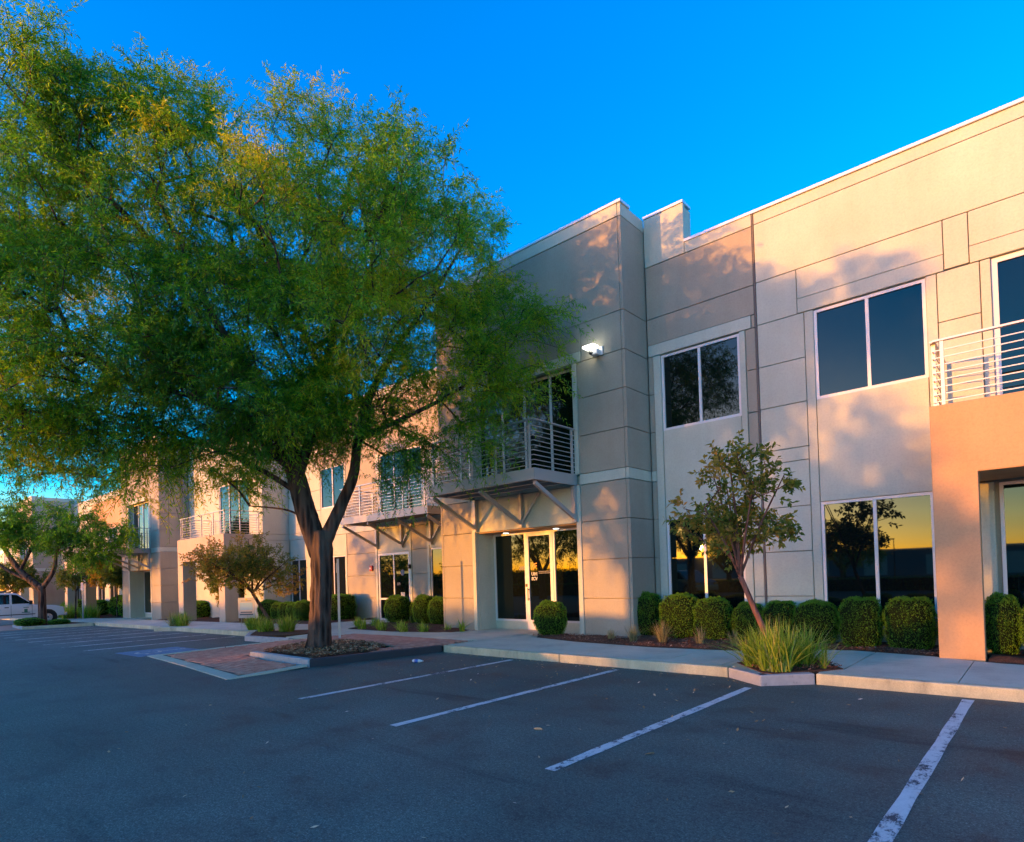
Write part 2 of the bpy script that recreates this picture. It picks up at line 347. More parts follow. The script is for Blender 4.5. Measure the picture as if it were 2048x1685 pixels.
slab(-3.9, -3.78, f0, lambda x: yline(BACK0, x), 2)
slab(-3.78, -2.28, lambda x: yline([(-3.78,9.6),(-2.84,10.55),(-2.28,9.72)], x), lambda x: yline(BACK0, x), 8)
b = B().prism([(-3.77,9.24),(-3.57,9.16),(-3.1,8.84),(-3.78+.01,9.59)], .02, .15, zf)
obj('concrete_slab', b, CONC, walk)
obj('concrete_slab', B().prism([(-2.5,9.31),(-2.27,9.31),(-2.27,9.71),(-2.30,9.70)], .02, .15, zf), CONC, walk)
obj('mulch_pocket', B().prism([(-3.78,9.59),(-3.1,8.80),(-2.97,8.80),(-2.28,9.71),(-2.84,10.55)], .02, .162, zf), MULCH, walk)
xs = [-2.27,-.9,.9,2.7,4.5,6.5,9]
for a, c in zip(xs[:-1], xs[1:]): slab(a, c, f0, lambda x: yline(BACK0, x), 5)
slab(-12.04, -10.15, lambda x: 10.2, lambda x: yline(BACK0, x) if x > -12.0 else 12.7, 3); slab(-10.14, -10.01, f0, lambda x: min(yline(BACK0, x), 12.79), 1)
f1 = lambda x: yline(K1, x)+KW+.03
xs = [-64,-61,-58,-55,-52,-49,-46,-43.9,-42.1,-40.3,-38.3,-36,-33.5,-31,-28.5,-26,-23.5,-21,-19.6]
for a, c in zip(xs[:-1], xs[1:]): slab(a, c, f1, lambda x: yline(BACK1, x), 4)
slab(-19.59, -18.2, lambda x: yline([(-19.6,9.3),(-18.0,10.3)], x), lambda x: yline(BACK1, x), 5)
slab(-18.19, -16.6, lambda x: 10.25, lambda x: yline(BACK1, x), 5)
slab(-16.59, -15.0, lambda x: yline([(-16.6,8.5),(-15,8.5)], x) + (1.5 if x < -16.5 else .1), lambda x: yline(BACK1, x), 5)
slab(-14.99, -12.05, lambda x: 10.15, lambda x: yline(BACK1, x) - (.0), 5)
obj('mulch_pocket', B().prism([(-19.58,9.3),(-18.1,8.42),(-17.3,8.42),(-16.62,9.2),(-16.62,10.24),(-18.0,10.24)], .02, .165, zf), MULCH, walk)

# brick apron with concrete band, and the tree planter in it
def bz(x, y): return gz(x)+max(.010, min(.145, .145*(y-5.0)/3.0))
apron = structure('brick_apron', B(), GROUT)
AP = [(-16.5,5.12),(-10.72,4.56),(-10.76,6.1),(-13.25,6.15),(-13.65,6.9),(-14.1,8.0),(-13.5,8.85),(-12.1,8.65),(-11.1,8.35),(-10.85,7.4),(-10.55,7.45),(-10.3,9.2),(-10.25,10.15),(-15.0,10.12),(-15.3,8.3)]
def inside(x, y, P):
    c = False; n = len(P)
    for i in range(n):
        xa, ya = P[i]; xb, yb = P[(i+1) % n]
        if (ya > y) != (yb > y) and x < (xb-xa)*(y-ya)/(yb-ya)+xa: c = not c
    return c
b = B()
st = .4
for i in range(20):
    for j in range(18):
        x, y = -17+i*st, 4.4+j*st
        c = [(x,y),(x+st,y),(x+st,y+st),(x,y+st)]
        if sum(inside(*q, AP) for q in c) == 4: b.quad(*[(q[0], q[1], bz(*q)-.006+.001*((i+j) % 2)) for q in c])
b.v = b.v; me = mesh('brick_apron', b, GROUT); apron.data = me
def band(parent, pts, w, name='concrete_band'):
    for (xa, ya), (xb, yb) in zip(pts[:-1], pts[1:]):
        d = Vector((xb-xa, yb-ya)); n = max(1, round(d.length/1.5)); q = (-d.y/d.length*w, d.x/d.length*w)
        for i in range(n):
            t0, t1 = i/n+.004, (i+1)/n-.004; p0 = (xa+d.x*t0, ya+d.y*t0); p1 = (xa+d.x*t1, ya+d.y*t1)
            P = [p0, p1, (p1[0]+q[0], p1[1]+q[1]), (p0[0]+q[0], p0[1]+q[1])]
            bb = B(); nn = 0; bb.v = [(x, y, bz(x, y)-.03) for x, y in P]+[(x, y, bz(x, y)+.006) for x, y in P]
            bb.f = [(3,2,1,0),(4,5,6,7),(0,1,5,4),(1,2,6,5),(2,3,7,6),(3,0,4,7)]
            obj(name, bb, CONC, parent)
band(apron, [(-16.5,5.12),(-10.72,4.56)], .26)
band(apron, [(-10.70,4.6),(-10.74,6.1)], .14)
band(apron, [(-15.32,8.28),(-16.46,5.2)], .14)
band(apron, [(-15.0,10.0),(-10.3,10.0)], .13)
BR = [(-16.12,5.38),(-10.9,4.87),(-10.92,6.08),(-13.25,6.12),(-13.65,6.85),(-14.1,8.0),(-13.5,8.85),(-12.1,8.65),(-11.1,8.35),(-10.85,7.4),(-10.6,7.4),(-10.2,9.22),(-10.27,9.98),(-15.0,9.98),(-15.1,8.3)]
brick_me = mesh('brick', B().box(-.098,.098,-.048,.048,-.03,.006), BRICK)
cand = []
row = 0; y = 4.75
while y < 10.0:
    x = -16.6+(row % 2)*.1
    while x < -10.2:
        if all(inside(x+dx, y+dy, BR) for dx in (-.08,.08) for dy in (-.04,.04)): cand.append((x, y))
        x += .203
    y += .1015; row += 1
cand.sort(key=lambda c: math.hypot(*c))
for x, y in cand[:300]:
    o = link('brick', brick_me, apron); o.location = (x, y, bz(x, y)+random.uniform(0, .004)); o.rotation_euler = (random.uniform(-.012,.012), math.atan2(0,1)+random.uniform(-.012,.012), random.uniform(-.02,.02))
rest = B()
for x, y in cand[300:]:
    z = bz(x, y)+random.uniform(0, .004); rest.box(x-.098, x+.098, y-.048, y+.048, z-.03, z+.006)
obj('brick_field', rest, BRICK, apron, kind='stuff')

planter = structure('planter_bed', B().prism([(-13.1,6.32),(-10.92,6.3),(-10.72,7.6),(-11.15,8.3),(-12.1,8.6),(-13.45,8.8),(-14.05,8.0),(-13.6,6.95)], .02, .13, zf), MULCH)
KW = .15
kerb_run([(-13.3,6.17),(-10.78,6.15)], GREYKERB, planter, 1.8)
kerb_run([(-10.76,6.16),(-10.16,9.05)], BLACKKERB, planter, 2.0)

# bark mounds along the building
def bed(name, x0, x1, backpts, ywall, h=.07, dx=.12):
    b = B(); xs = np.arange(x0, x1+.001, dx); nj = 12; prev = None
    for x in xs:
        yb = yline(backpts, x)+.01; yw = ywall(x); col = []
        for j in range(nj+1):
            t = j/nj; y = yb+(yw-yb)*t
            z = gz(x)+.10+ (h*min(1, t*5)+ .025*math.sin(x*5.1+y*3)*min(1,t*5)+random.uniform(-.008,.008))
            if j == 0: z = gz(x)+.13
            col.append((float(x), float(y), z))
        if prev:
            for j in range(nj): b.quad(prev[j], col[j], col[j+1], prev[j+1])
        prev = col
    # weld by position is unnecessary for a rough mound
    return structure(name, b, MULCH)
bed('mulch_bed', -9.7, -1.36, BACK0, lambda x: 12.09 if x < -8.6 and x > -9.7 else (12.1 if x < -7.17 else 13.2))
bed('mulch_bed', -.74, 9, BACK0, lambda x: 13.2)
bed('mulch_bed', -18.1, -12.1, BACK1, lambda x: 12.1 if x > -13.42 else 14.8)
bed('mulch_bed', -35.8, -20.5, BACK1, lambda x: 14.8 if x > -27.3 else 13.5)
bed('mulch_bed', -63.5, -42.2, BACK1, lambda x: 14.6, dx=.3)

def chips(name, n, sampler, m, L0=.03, L1=.08, parent=None, **kw):
    P = np.array([sampler() for _ in range(n)]); n = len(P)
    ang = RNG.uniform(0, 2*PI, n); ln = RNG.uniform(L0, L1, n); w = ln*RNG.uniform(.2, .5, n)
    tz = RNG.uniform(-.5, .5, n)
    u = np.stack([np.cos(ang), np.sin(ang), tz], 1); v = np.stack([-np.sin(ang), np.cos(ang), RNG.uniform(-.4,.4,n)], 1)
    a = P-u*ln[:,None]/2; c = P+u*ln[:,None]/2; s = v*w[:,None]/2
    V = np.stack([a, P+s, c, P-s], 1).reshape(-1, 3)
    return link(name, fast_mesh(name, V, 4, m), parent, **kw)
def smp(x0, x1, lo, hi, z):
    def f():
        x = random.uniform(x0, x1); a, c = lo(x), hi(x); y = a+(c-a)*random.random(); return (x, y, gz(x)+z+random.uniform(0, .03))
    return f
chips('mulch_chips', 5200, smp(-9.6, -1.4, lambda x: yline(BACK0, x)+.02, lambda x: 12.1 if x < -7.2 else 12.6, .17), CHIP, kind='stuff', label='brown bark chips strewn over the beds beside the tall block', category='bark chips')
def pk():
    while 1:
        x, y = random.uniform(-3.75,-2.3), random.uniform(8.85,10.5)
        if inside(x, y, PL): return (x, y, .17+random.uniform(0,.04))
chips('mulch_chips', 1400, pk, CHIP, kind='stuff', label='brown bark chips in the small pocket around the leaning tree', category='bark chips')
PP = [(-13.1,6.35),(-10.95,6.32),(-10.75,7.6),(-11.2,8.3),(-12.1,8.6),(-13.4,8.75),(-14.0,8.0),(-13.55,6.95)]
def pk2():
    while 1:
        x, y = random.uniform(-14,-10.4), random.uniform(6.3,8.95)
        if inside(x, y, PP): return (x, y, .14+random.uniform(0,.05)+.08*max(0, 1-math.hypot(x+12.0,y-7.2)/1.6))
chips('leaf_litter', 5200, pk2, LITTER2, .04, .12, kind='stuff', label='dry leaves and bark heaped round the foot of the big tree', category='leaf litter')
def lf():
    t = random.random()
    if t < .42: x = random.uniform(-9.8,-3.4); y = yline(K0, x)-abs(random.gauss(0, .18))-.03
    elif t < .75: x = random.uniform(-9.8,-3.2); y = random.uniform(6.5, 9.0)
    else: x = random.uniform(-9,-.1); y = random.uniform(1.8, 9.0)
    return (x, y, .012)
chips('fallen_leaves', 420, lf, LITTER, .02, .07, kind='stuff', label='pale dry leaves scattered on the asphalt along the kerb', category='fallen leaves')
for x, y, lb in ((-4.14,5.0,'tiny pale leaf on the asphalt between the two longest lines'), (-2.75,4.9,'single curled tan leaf lying in the wide parking space')):
    b = B(); pts = [(-.05,0,0),(-.02,.014,.012),(.03,.012,.014),(.06,0,.004),(.03,-.012,.002),(-.02,-.013,0)]
    b.v = [(px, py, pz+.004) for px, py, pz in pts]+[(px, py, pz+.007) for px, py, pz in pts]; b.f = [(5,4,3,2,1,0),(6,7,8,9,10,11)]+[(i,(i+1)%6,6+(i+1)%6,6+i) for i in range(6)]
    o = obj('fallen_leaf', b, LITTER, label=lb, category='leaf'); o.location = (x, y, 0.002); o.rotation_euler = (0,0,x*3)

# crushed bottle on the asphalt
bt = thing('plastic_bottle', 'small clear plastic bottle with blue label lying on the asphalt by the planter kerb', 'bottle', (-9.34,7.66,0), .5)
obj('bottle_body', B().tube([(-.11,0,.035),(-.09,0,.035),(.04,0,.034),(.08,0,.034),(.10,0,.034)], [.02,.033,.032,.018,.013], 12), WHITEPL, bt, True)
obj('bottle_label', B().tube([(-.06,0,.035),(.01,0,.035)], .0342, 12), SIGNBLUE, bt, True)
obj('bottle_cap', B().tube([(.10,0,.034),(.118,0,.034)], .015, 10), WHITEV, bt, True)

# ------------------------------------------------------------------ office building
bld = thing('office_building', 'long two-storey stucco office block in cream, taupe and tan with a taller taupe entrance block', 'building', (0,0,0))
TK = .10; G = .007
def panel(x0, x1, z0, z1, y, m, tk=TK, dz=0., name='panel', g=G, parent=None):
    o = obj(name, B().box(x0+g, x1-g, y, y+tk, z0+g+dz, z1-g+dz), m, parent or bld)
    return bevel(o, .006, 1)
def rows(x0, x1, zs, y, m, dz=0.):
    for a, c in zip(zs[:-1], zs[1:]): panel(x0, x1, a, c, y, m, dz=dz)
def wall(x0, x1, y0, y1, z0, z1, dz=0., m=None):
    return obj('wall', B().box(x0, x1, y0, y1, z0+dz, z1+dz), m or JOINT, bld)
def coping(x0, x1, y0, y1, z, dz=0.):
    return obj('coping', B().box(x0-.03, x1+.03, y0-.035, y1, z+dz+.002, z+dz+.06), CAP, bld)
def window(x0, x1, z0, z1, y, nm=1, dz=0., fw=.055, door=None, label=None, muls=None):
    """frame ring, mullions and panes; y = outer face of the frame"""
    z0 += dz; z1 += dz
    b = B().box(x0, x1, y, y+.07, z0, z0+fw).box(x0, x1, y, y+.07, z1-fw, z1).box(x0, x0+fw, y, y+.07, z0+fw, z1-fw).box(x1-fw, x1, y, y+.07, z0+fw, z1-fw)
    w = obj('window', b, FRAME, bld)
    if label: w['label'] = label
    ms = muls if muls is not None else [x0+(x1-x0)*(i+1)/(nm+1) for i in range(nm)]
    for mx in ms: obj('mullion', B().box(mx-.03, mx+.03, y+.004, y+.066, z0+fw+.001, z1-fw-.001), FRAME, w)
    e = [x0+fw]+[v for mx in ms for v in (mx-.03, mx+.03)]+[x1-fw]
    for a, c in zip(e[::2], e[1::2]):
        o = obj('pane', B().box(a, c, y+.035, y+.045, z0+fw, z1-fw), GLASS, w)
    obj('blind_recess', B().box(x0+.01, x1-.01, y+.068, y+.09, z0+.01, z1-.01), DARK, w)
    return w
def railing(parent, pts, z, h=1.1, n=9, ext=True, dz=0.):
    """posts, top rail and rods along a path"""
    for (xa, ya), (xb, yb) in zip(pts[:-1], pts[1:]):
        d = Vector((xb-xa, yb-ya)); Ln = d.length; k = max(1, round(Ln/1.35))
        for i in range(k+1):
            if Ln < 2 and i in (0, k) and (xa, ya) != pts[0] and i == 0: continue
            t = min(max(i/k, .12/Ln), 1-.12/Ln); px, py = xa+d.x*t, ya+d.y*t
            obj('rail_post', B().box(px-.025, px+.025, py-.022, py+.022, z+dz, z+dz+h-.02), GALV, parent)
        obj('top_rail', B().bar((xa, ya, z+dz+h), (xb, yb, z+dz+h), .075, .03), GALV, parent)
        for r in range(n):
            zz_ = z+dz+.08+(h-.12)*r/n
            obj('rail_rod', B().bar((xa, ya, zz_), (xb, yb, zz_), .016, .016), GALV, parent)

def tower(dx, dy, dz, full=True, ydepth=1.05, yleft=2.6):
    X0, X1, Y = -13.42+dx, -7.17+dx, 12.1+dy
    o0, o1 = -12.06+dx, -8.58+dx                       # opening
    zs_lo = [.05, 1.05, 1.97, 2.89, 3.79]
    # structural core
    wall(X0, o0-.1, Y+TK, Y+5, 0, 10.05, dz, TAUPE); wall(o1+.1, X1, Y+TK, Y+5, 0, 10.05, dz, TAUPE)
    wall(o0-.1, o1+.1, Y+TK, Y+5, 6.80, 10.05, dz, TAUPE); wall(o0-.1, o1+.1, Y+TK, Y+5, 2.92, 4.03, dz, CREAM)
    wall(o0-.1, o1+.1, Y+.95, Y+5, 0, 2.92, dz); wall(o0-.1, o1+.1, Y+.45, Y+5, 4.03, 6.80, dz)
    for a, c in ((o1+.14, X1), (X0, o0-.14)):          # pilasters
        rows(a, c, zs_lo, Y, TAUPE, dz); panel(a, c, 3.79, 4.05, Y-.012, CREAM, TK+.012, dz)
        rows(a, c, [4.05, 4.97, 5.88, 6.76], Y, TAUPE, dz)
    R_, L_ = o1+.27, o0-.27                            # lintel over the upper opening
    panel(R_, X1, 6.76, 7.67, Y, TAUPE, dz=dz); panel(X0, L_, 6.76, 7.67, Y, TAUPE, dz=dz)
    panel(L_, R_, 7.02, 7.67, Y, TAUPE, dz=dz); panel(L_, R_, 6.76, 7.02, Y-.02, CREAM, TK+.02, dz)
    panel(X0, X1, 7.67, 9.83, Y, TAUPE, dz=dz); panel(X0, X1, 9.83, 10.13, Y-.012, CREAM, TK+.012, dz)
    for a in (o1, o0-.14):                             # light trims beside the openings
        panel(a, a+.14, .05, 3.79, Y-.02, CREAM, TK+.02, dz); panel(a, a+.14, 4.05, 6.76, Y-.02, CREAM, TK+.02, dz)
    panel(o0, o1, 2.88, 3.79, Y, CREAM, dz=dz); panel(o0, o1, 3.79, 4.05, Y, CREAM, dz=dz)
    # right and left returns
    for xa, xb, dep in ((X1, X1+.08, ydepth), (X0-.08, X0, yleft)):
        zl = [(.05,1.05,TAUPE),(1.05,1.97,TAUPE),(1.97,2.89,TAUPE),(2.89,3.79,TAUPE),(3.79,4.05,CREAM),(4.05,4.97,TAUPE),(4.97,5.88,TAUPE),(5.88,6.76,TAUPE),(6.76,7.67,TAUPE),(7.67,9.83,TAUPE),(9.83,10.13,CREAM)]
        for z0, z1, m in zl: bevel(obj('panel', B().box(xa+.001 if xa == X1 else xa, xb, Y+.001, Y+dep, z0+G+dz, z1-G+dz), m, bld), .006, 1)
    coping(X0-.08, X1+.08, Y, Y+.4, 10.13, dz)
    # recess side walls, soffit and storefront
    for a, c in ((o0-.09, o0), (o1, o1+.09)):
        obj('recess_wall', B().box(a, c, Y+TK+.002, Y+.94, .05+dz, 2.9+dz), CREAM, bld); obj('recess_wall', B().box(a, c, Y+TK+.002, Y+.44, 4.06+dz, 6.79+dz), CREAM, bld)
    obj('recess_soffit', B().box(o0, o1, Y+TK+.002, Y+.94, 2.86+dz, 2.91+dz), TAN, bld)
    ys = Y+.72
    base = .15 if not dx else .12
    # left light, door, right light
    w1 = window(o0+.01, o0+1.22, base+.22, 2.85, ys, 0, dz)
    w2 = window(o0+2.17, o1-.01, base+.22, 2.85, ys, 0, dz)
    for a, c in ((o0+.01, o0+1.22), (o0+2.17, o1-.01)): obj('storefront_base', B().box(a, c, ys+.01, ys+.1, base+dz-.1, base+.218+dz), CREAM, bld)
    d0, d1 = o0+1.225, o0+2.165
    dr = obj('door', B().box(d0, d0+.10, ys-.01, ys+.06, base+dz, 2.85+dz).box(d1-.10, d1, ys-.01, ys+.06, base+dz, 2.85+dz).box(d0+.1, d1-.1, ys-.01, ys+.06, 2.72+dz, 2.85+dz).box(d0+.1, d1-.1, ys-.01, ys+.06, base+dz, base+.27+dz), FRAME, bld)
    obj('pane', B().box(d0+.1, d1-.1, ys+.02, ys+.03, base+.27+dz, 2.72+dz), GLASS, dr)
    obj('handle', B().tube([(d0+.08, ys-.06, .95+dz), (d0+.08, ys-.06, 1.3+dz)], .014, 8).box(d0+.065, d0+.095, ys-.07, ys-.008, .98+dz, 1.01+dz).box(d0+.065, d0+.095, ys-.07, ys-.008, 1.24+dz, 1.27+dz), CHROME, dr)
    obj('lock', B().box(d0-.03, d0+.03, ys-.025, ys-.012, 1.33+dz, 1.41+dz), BLACKPL, dr)
    # upper storefront
    window(o0+.02, o1-.02, 4.08, 6.76, Y+.22, dz=dz, muls=[o0+.95, o0+1.75, o0+2.62])
    # balcony
    bx0, bx1, by = o0-.02, o1+.06, Y-1.64
    bal = obj('balcony', B().box(bx0, bx1, by, by+.06, 3.79+dz, 4.05+dz).box(bx0, bx0+.06, by+.06, Y-.021, 3.79+dz, 4.05+dz).box(bx1-.06, bx1, by+.06, Y-.021, 3.79+dz, 4.05+dz), STEEL, bld)
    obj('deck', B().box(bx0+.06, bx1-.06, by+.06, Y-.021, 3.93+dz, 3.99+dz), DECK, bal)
    for jy in (.55, 1.1): obj('deck_joist', B().box(bx0+.06, bx1-.06, by+jy, by+jy+.08, 3.8+dz, 3.929+dz), STEEL, bal)
    railing(bal, [(bx0+.03, Y-.03), (bx0+.03, by+.03), (bx1-.03, by+.03), (bx1-.03, Y-.03)], 4.05, 1.1, 9, dz=dz)
    for i, bx in enumerate((bx0+.09, (bx0+bx1)/2, bx1-.06)):
        b = B().bar((bx, by+.06, 3.73+dz), (bx, Y-.04, 2.98+dz), .07, .09).box(bx-.05, bx+.05, Y-.12, Y-.022, 2.90+dz, 3.785+dz)
        if i == 1: b.bar((bx, Y-.06, 2.99+dz), (bx+.62, Y-.06, 3.74+dz), .05, .06)
        obj('bracket', b, STEEL, bal)
    return dict(o0=o0, o1=o1, Y=Y, ys=ys, d0=d0, d1=d1)

T1 = tower(0, 0, 0)
T2 = tower(-28.68, -.25, -.26, yleft=2.6)
T3 = tower(-57.3, -.6, -.5, ydepth=3.3)

# --- bay right of the entrance block
Y = 13.15; zl = [.05,1.05,1.97,2.89,3.79]
wall(-7.08, 9, Y+TK, Y+6, 0, 9.12, 0, TAUPE); wall(-7.08, -6.09, Y+TK, Y+.45, 9.12, 10.1, 0, CREAM)
rows(-7.08, -6.94, zl, Y, TAUPE); panel(-7.08, -6.94, 3.79, 4.05, Y-.012, CREAM, TK+.012); rows(-7.08, -6.94, [4.05,4.97,5.88,6.78], Y, TAUPE)
panel(-6.94, -6.745, .05, 6.78, Y-.02, CREAM, TK+.02)
window(-6.745, -4.92, .42, 2.89, Y+.03, 1, label='glass window behind the clipped shrubs')
panel(-6.745, -4.92, .05, .42, Y+.005, CREAM)
panel(-6.745, -4.88, 2.89, 4.97, Y-.0, CREAM)
window(-6.745, -4.88, 4.97, 6.76, Y+.03, 1)
panel(-4.88, -4.745, 2.89, 6.78, Y-.02, CREAM, TK+.02); panel(-4.92, -4.745, .05, 2.89, Y-.02, CREAM, TK+.02)
rows(-4.745, -4.53, [4.07,4.98,5.89,6.78], Y, TAUPE); rows(-4.745, -4.53, [.05,1.05,1.97,2.89,4.07], Y, CREAM)
panel(-7.08, -7.06, 6.78, 7.06, Y, TAUPE, g=.002); panel(-7.06, -4.61, 6.78, 7.06, Y-.02, CREAM, TK+.02); panel(-4.61, -4.53, 6.78, 7.06, Y, TAUPE)
panel(-7.08, -4.53, 7.06, 7.69, Y, TAUPE); panel(-7.08, -4.53, 7.69, 8.95, Y, TAUPE)
panel(-7.08, -6.05, 8.95, 10.13, Y-.012, CREAM, TK+.012); panel(-6.05, -4.53, 8.95, 9.2, Y-.012, CREAM, TK+.012, g=.003)
coping(-7.05, -6.08, Y, Y+.4, 10.13); coping(-6.02, 9, Y, Y+.4, 9.2)
obj('downspout_joint', B().box(-4.525, -4.495, Y-.004, Y+.05, .05, 9.2), JOINT, bld)
# --- cream bay
P = lambda a, c, z0, z1, m=CREAM: panel(a, c, z0, z1, Y, m)
x0 = -4.49
panel(x0, 9, 7.71, 8.96, Y, CREAM); panel(x0, 9, 8.96, 9.2, Y, CREAM)
P(x0, -3.68, 6.80, 7.71); P(-3.68, -1.23, 7.10, 7.71); P(-1.23, -.87, 6.82, 7.71); P(-.87, 3.1, 7.10, 7.71); P(3.1, 9, 6.82, 7.71)
panel(-3.68, -1.23, 6.80, 7.10, Y-.012, CREAM, TK+.012); panel(-.87, 3.1, 6.80, 7.10, Y-.012, CREAM, TK+.012)
rows(x0, -3.56, [.05,1.05,1.97,2.89,3.82,4.09,5.0,5.89,6.80], Y, CREAM)
P(-3.56, -3.385, .05, 6.80)
window(-3.385, -1.515, 4.99, 6.78, Y+.03, 1); P(-3.385, -1.515, 2.93, 4.99)
window(-3.385, -1.515, .42, 2.93, Y+.03, 1); panel(-3.385, -1.515, .05, .42, Y+.01, CREAM)
P(-1.515, -1.345, .05, 6.80); rows(-1.345, -.735, [4.1,5.91,6.80], Y, CREAM); rows(-1.345, -.90, [.05,1.08,2.0,3.0], Y, CREAM); P(-.90, -.66, .05, 3.0)
P(-.735, -.585, 4.1, 6.80)
window(-.585, 2.85, 4.12, 6.79, Y+.05, muls=[.45, 1.35, 2.0], fw=.085)
P(2.85, 9, 4.1, 6.80)
window(-.60, 2.85, .30, 2.98, Y+.06, muls=[.55, 1.7]); panel(-.6, 2.85, .05, .30, Y+.01, CREAM); P(2.85, 9, .05, 3.0); P(3.6, 9, 3.0, 4.1)
def projection(x0, x1, yf, yb, dz, w=.58, dep=.55, rail=True, dep2=None):
    TAN = MATS['tan_orange_stucco'] if dz > -.1 else MATS['pale_peach_stucco']
    z0, z1 = 3.02+dz, 4.12+dz
    zb0, zb1 = gz(x0)+.08, gz(x1)+.05; q = [(x0,zb0),(x0+w,zb0),(x0+w,z0),(x1-w,z0),(x1-w,zb1),(x1,zb1),(x1,z1),(x0,z1)]
    b = B(); b.v = [(x, yf, z) for x, z in q]+[(x, yf+.22, z) for x, z in q]; b.f = [(0,1,2,7),(2,3,6,7),(3,4,5,6),(15,10,9,8),(15,14,11,10),(14,13,12,11)]+[(i,8+i,8+(i+1) % 8,(i+1) % 8) for i in range(8)]
    o = obj('porch', b, TAN, bld); obj('porch_slab', B().box(x0, x1, yf+.2205, yb-.002, z0, z1), TAN, o)
    if dep > .3: obj('column', B().box(x0, x0+w, yf+.2205, yf+dep, zb0, z0-.001), TAN, o); obj('column', B().box(x1-w, x1, yf+.2205, yf+dep, zb1, z0-.001), TAN, o)
    bevel(o, .01, 1)
    rl = obj('balcony_railing', B().box(x0+.05, x0+.12, yf+.1, yf+.17, z1, z1+.05), GALV, bld)
    railing(rl, [(x0+.06, yb-.05), (x0+.06, yf+.13), (x1-.06, yf+.13), (x1-.06, yb-.05)], z1, 1.05, 8)
projection(-1.35, 3.6, 11.6, 13.15, 0, dep=.22, dep2=.22)

# --- recessed wing to the left of the entrance block
Y = 14.7; d = -.1
wall(-27.3, -13.42, Y+TK, Y+6, -.3, 9.12, 0, CREAM); wall(-35.8, -27.36, 13.5, Y+6, -.3, 9.12, 0, CREAM)
def colz(x0, x1, m, zz): rows(x0, x1, zz, Y, m, d)
lo = [0,1.02,1.94,2.86,3.76]; hi = [4.05,4.97,5.88,6.8]
colz(-15.0, -13.44, TAUPE, lo)
window(-17.05, -15.15, .35, 2.86, Y+.03, 1, d); panel(-17.05, -15.15, 0, .35, Y, CREAM, dz=d); panel(-15.15, -15.0, 0, 3.76, Y-.02, CREAM, TK+.02, d); panel(-17.2, -17.05, 0, 3.76, Y-.02, CREAM, TK+.02, d); panel(-17.05, -15.15, 2.86, 3.76, Y, CREAM, dz=d)
colz(-18.1, -17.2, TAUPE, lo); panel(-18.25, -18.1, 0, 3.76, Y-.02, CREAM, TK+.02, d)
window(-20.25, -18.25, .12, 2.80, Y+.02, 0, d, muls=[-19.25], fw=.09, label='glazed double door with a yellow sign band under the balcony')
obj('door_rail', B().box(-20.16, -19.28, Y+.03, Y+.05, .95+d, 1.02+d), FRAME, bld)
panel(-20.25, -18.25, 2.80, 3.76, Y, CREAM, dz=d); panel(-20.38, -20.25, 0, 3.76, Y-.02, CREAM, TK+.02, d)
colz(-22.4, -20.38, TAUPE, lo); panel(-22.55, -22.4, 0, 3.76, Y-.02, CREAM, TK+.02, d)
window(-24.45, -22.55, .35, 2.86, Y+.03, 1, d); panel(-24.45, -22.55, 0, .35, Y, CREAM, dz=d); panel(-24.45, -22.55, 2.86, 3.76, Y, CREAM, dz=d)
panel(-25.75, -24.45, 0, 3.76, Y, CREAM, dz=d)
window(-27.2, -25.75, .35, 2.84, Y+.03, 1, d); panel(-27.2, -25.75, 0, .35, Y, CREAM, dz=d); panel(-27.2, -25.75, 2.84, 3.76, Y, CREAM, dz=d)
Y = 13.4
panel(-29.3, -27.36, 0, 3.76, Y, CREAM, dz=d); window(-31.8, -29.3, .2, 2.84, Y+.03, 1, d); panel(-31.8, -29.3, 2.84, 3.76, Y, CREAM, dz=d); panel(-35.8, -31.8, 0, 3.76, Y, CREAM, dz=d)
panel(-35.8, -27.36, 3.76, 4.05, Y-.01, CREAM, TK+.01, d); Y = 14.7; panel(-27.25, -13.44, 3.76, 4.05, Y-.01, CREAM, TK+.01, d)
# upper floor
panel(-16.2, -13.44, 4.05, 6.8, Y, TAUPE, dz=d); window(-20.0, -17.4, 4.1, 6.75, Y+.03, 0, d, muls=[-19.1, -18.2]); panel(-17.4, -16.2, 4.05, 6.8, Y, CREAM, dz=d); panel(-20.2, -20.0, 4.05, 6.8, Y-.02, CREAM, TK+.02, d)
panel(-22.35, -20.2, 4.05, 6.8, Y, TAUPE, dz=d); panel(-22.5, -22.35, 4.05, 6.8, Y-.02, CREAM, TK+.02, d)
window(-24.4, -22.5, 5.0, 6.8, Y+.03, 1, d); panel(-24.4, -22.5, 4.05, 5.0, Y, CREAM, dz=d)
rows(-27.25, -24.4, hi, Y, CREAM, d); Y = 13.4
window(-31.9, -28.6, 4.1, 6.8, Y+.03, 2, d); panel(-28.6, -27.36, 4.05, 6.8, Y, CREAM, dz=d); panel(-35.8, -31.9, 4.05, 6.8, Y, CREAM, dz=d)
panel(-35.8, -27.36, 6.8, 8.9, Y, CREAM, dz=d); panel(-35.8, -27.36, 8.9, 9.3, Y-.012, CREAM, TK+.012, d); coping(-35.8, -27.3, Y, Y+.4, 9.2); Y = 14.7; panel(-27.25, -24.6, 6.8, 8.9, Y, CREAM, dz=d); panel(-24.6, -13.44, 6.8, 8.9, Y, TAUPE, dz=d); panel(-27.25, -13.44, 8.9, 9.3, Y-.012, CREAM, TK+.012, d)
coping(-27.2, -13.46, Y, Y+.4, 9.2)
projection(-32.6, -27.25, 11.6, 13.4, -.2, w=.62, dep=.6)
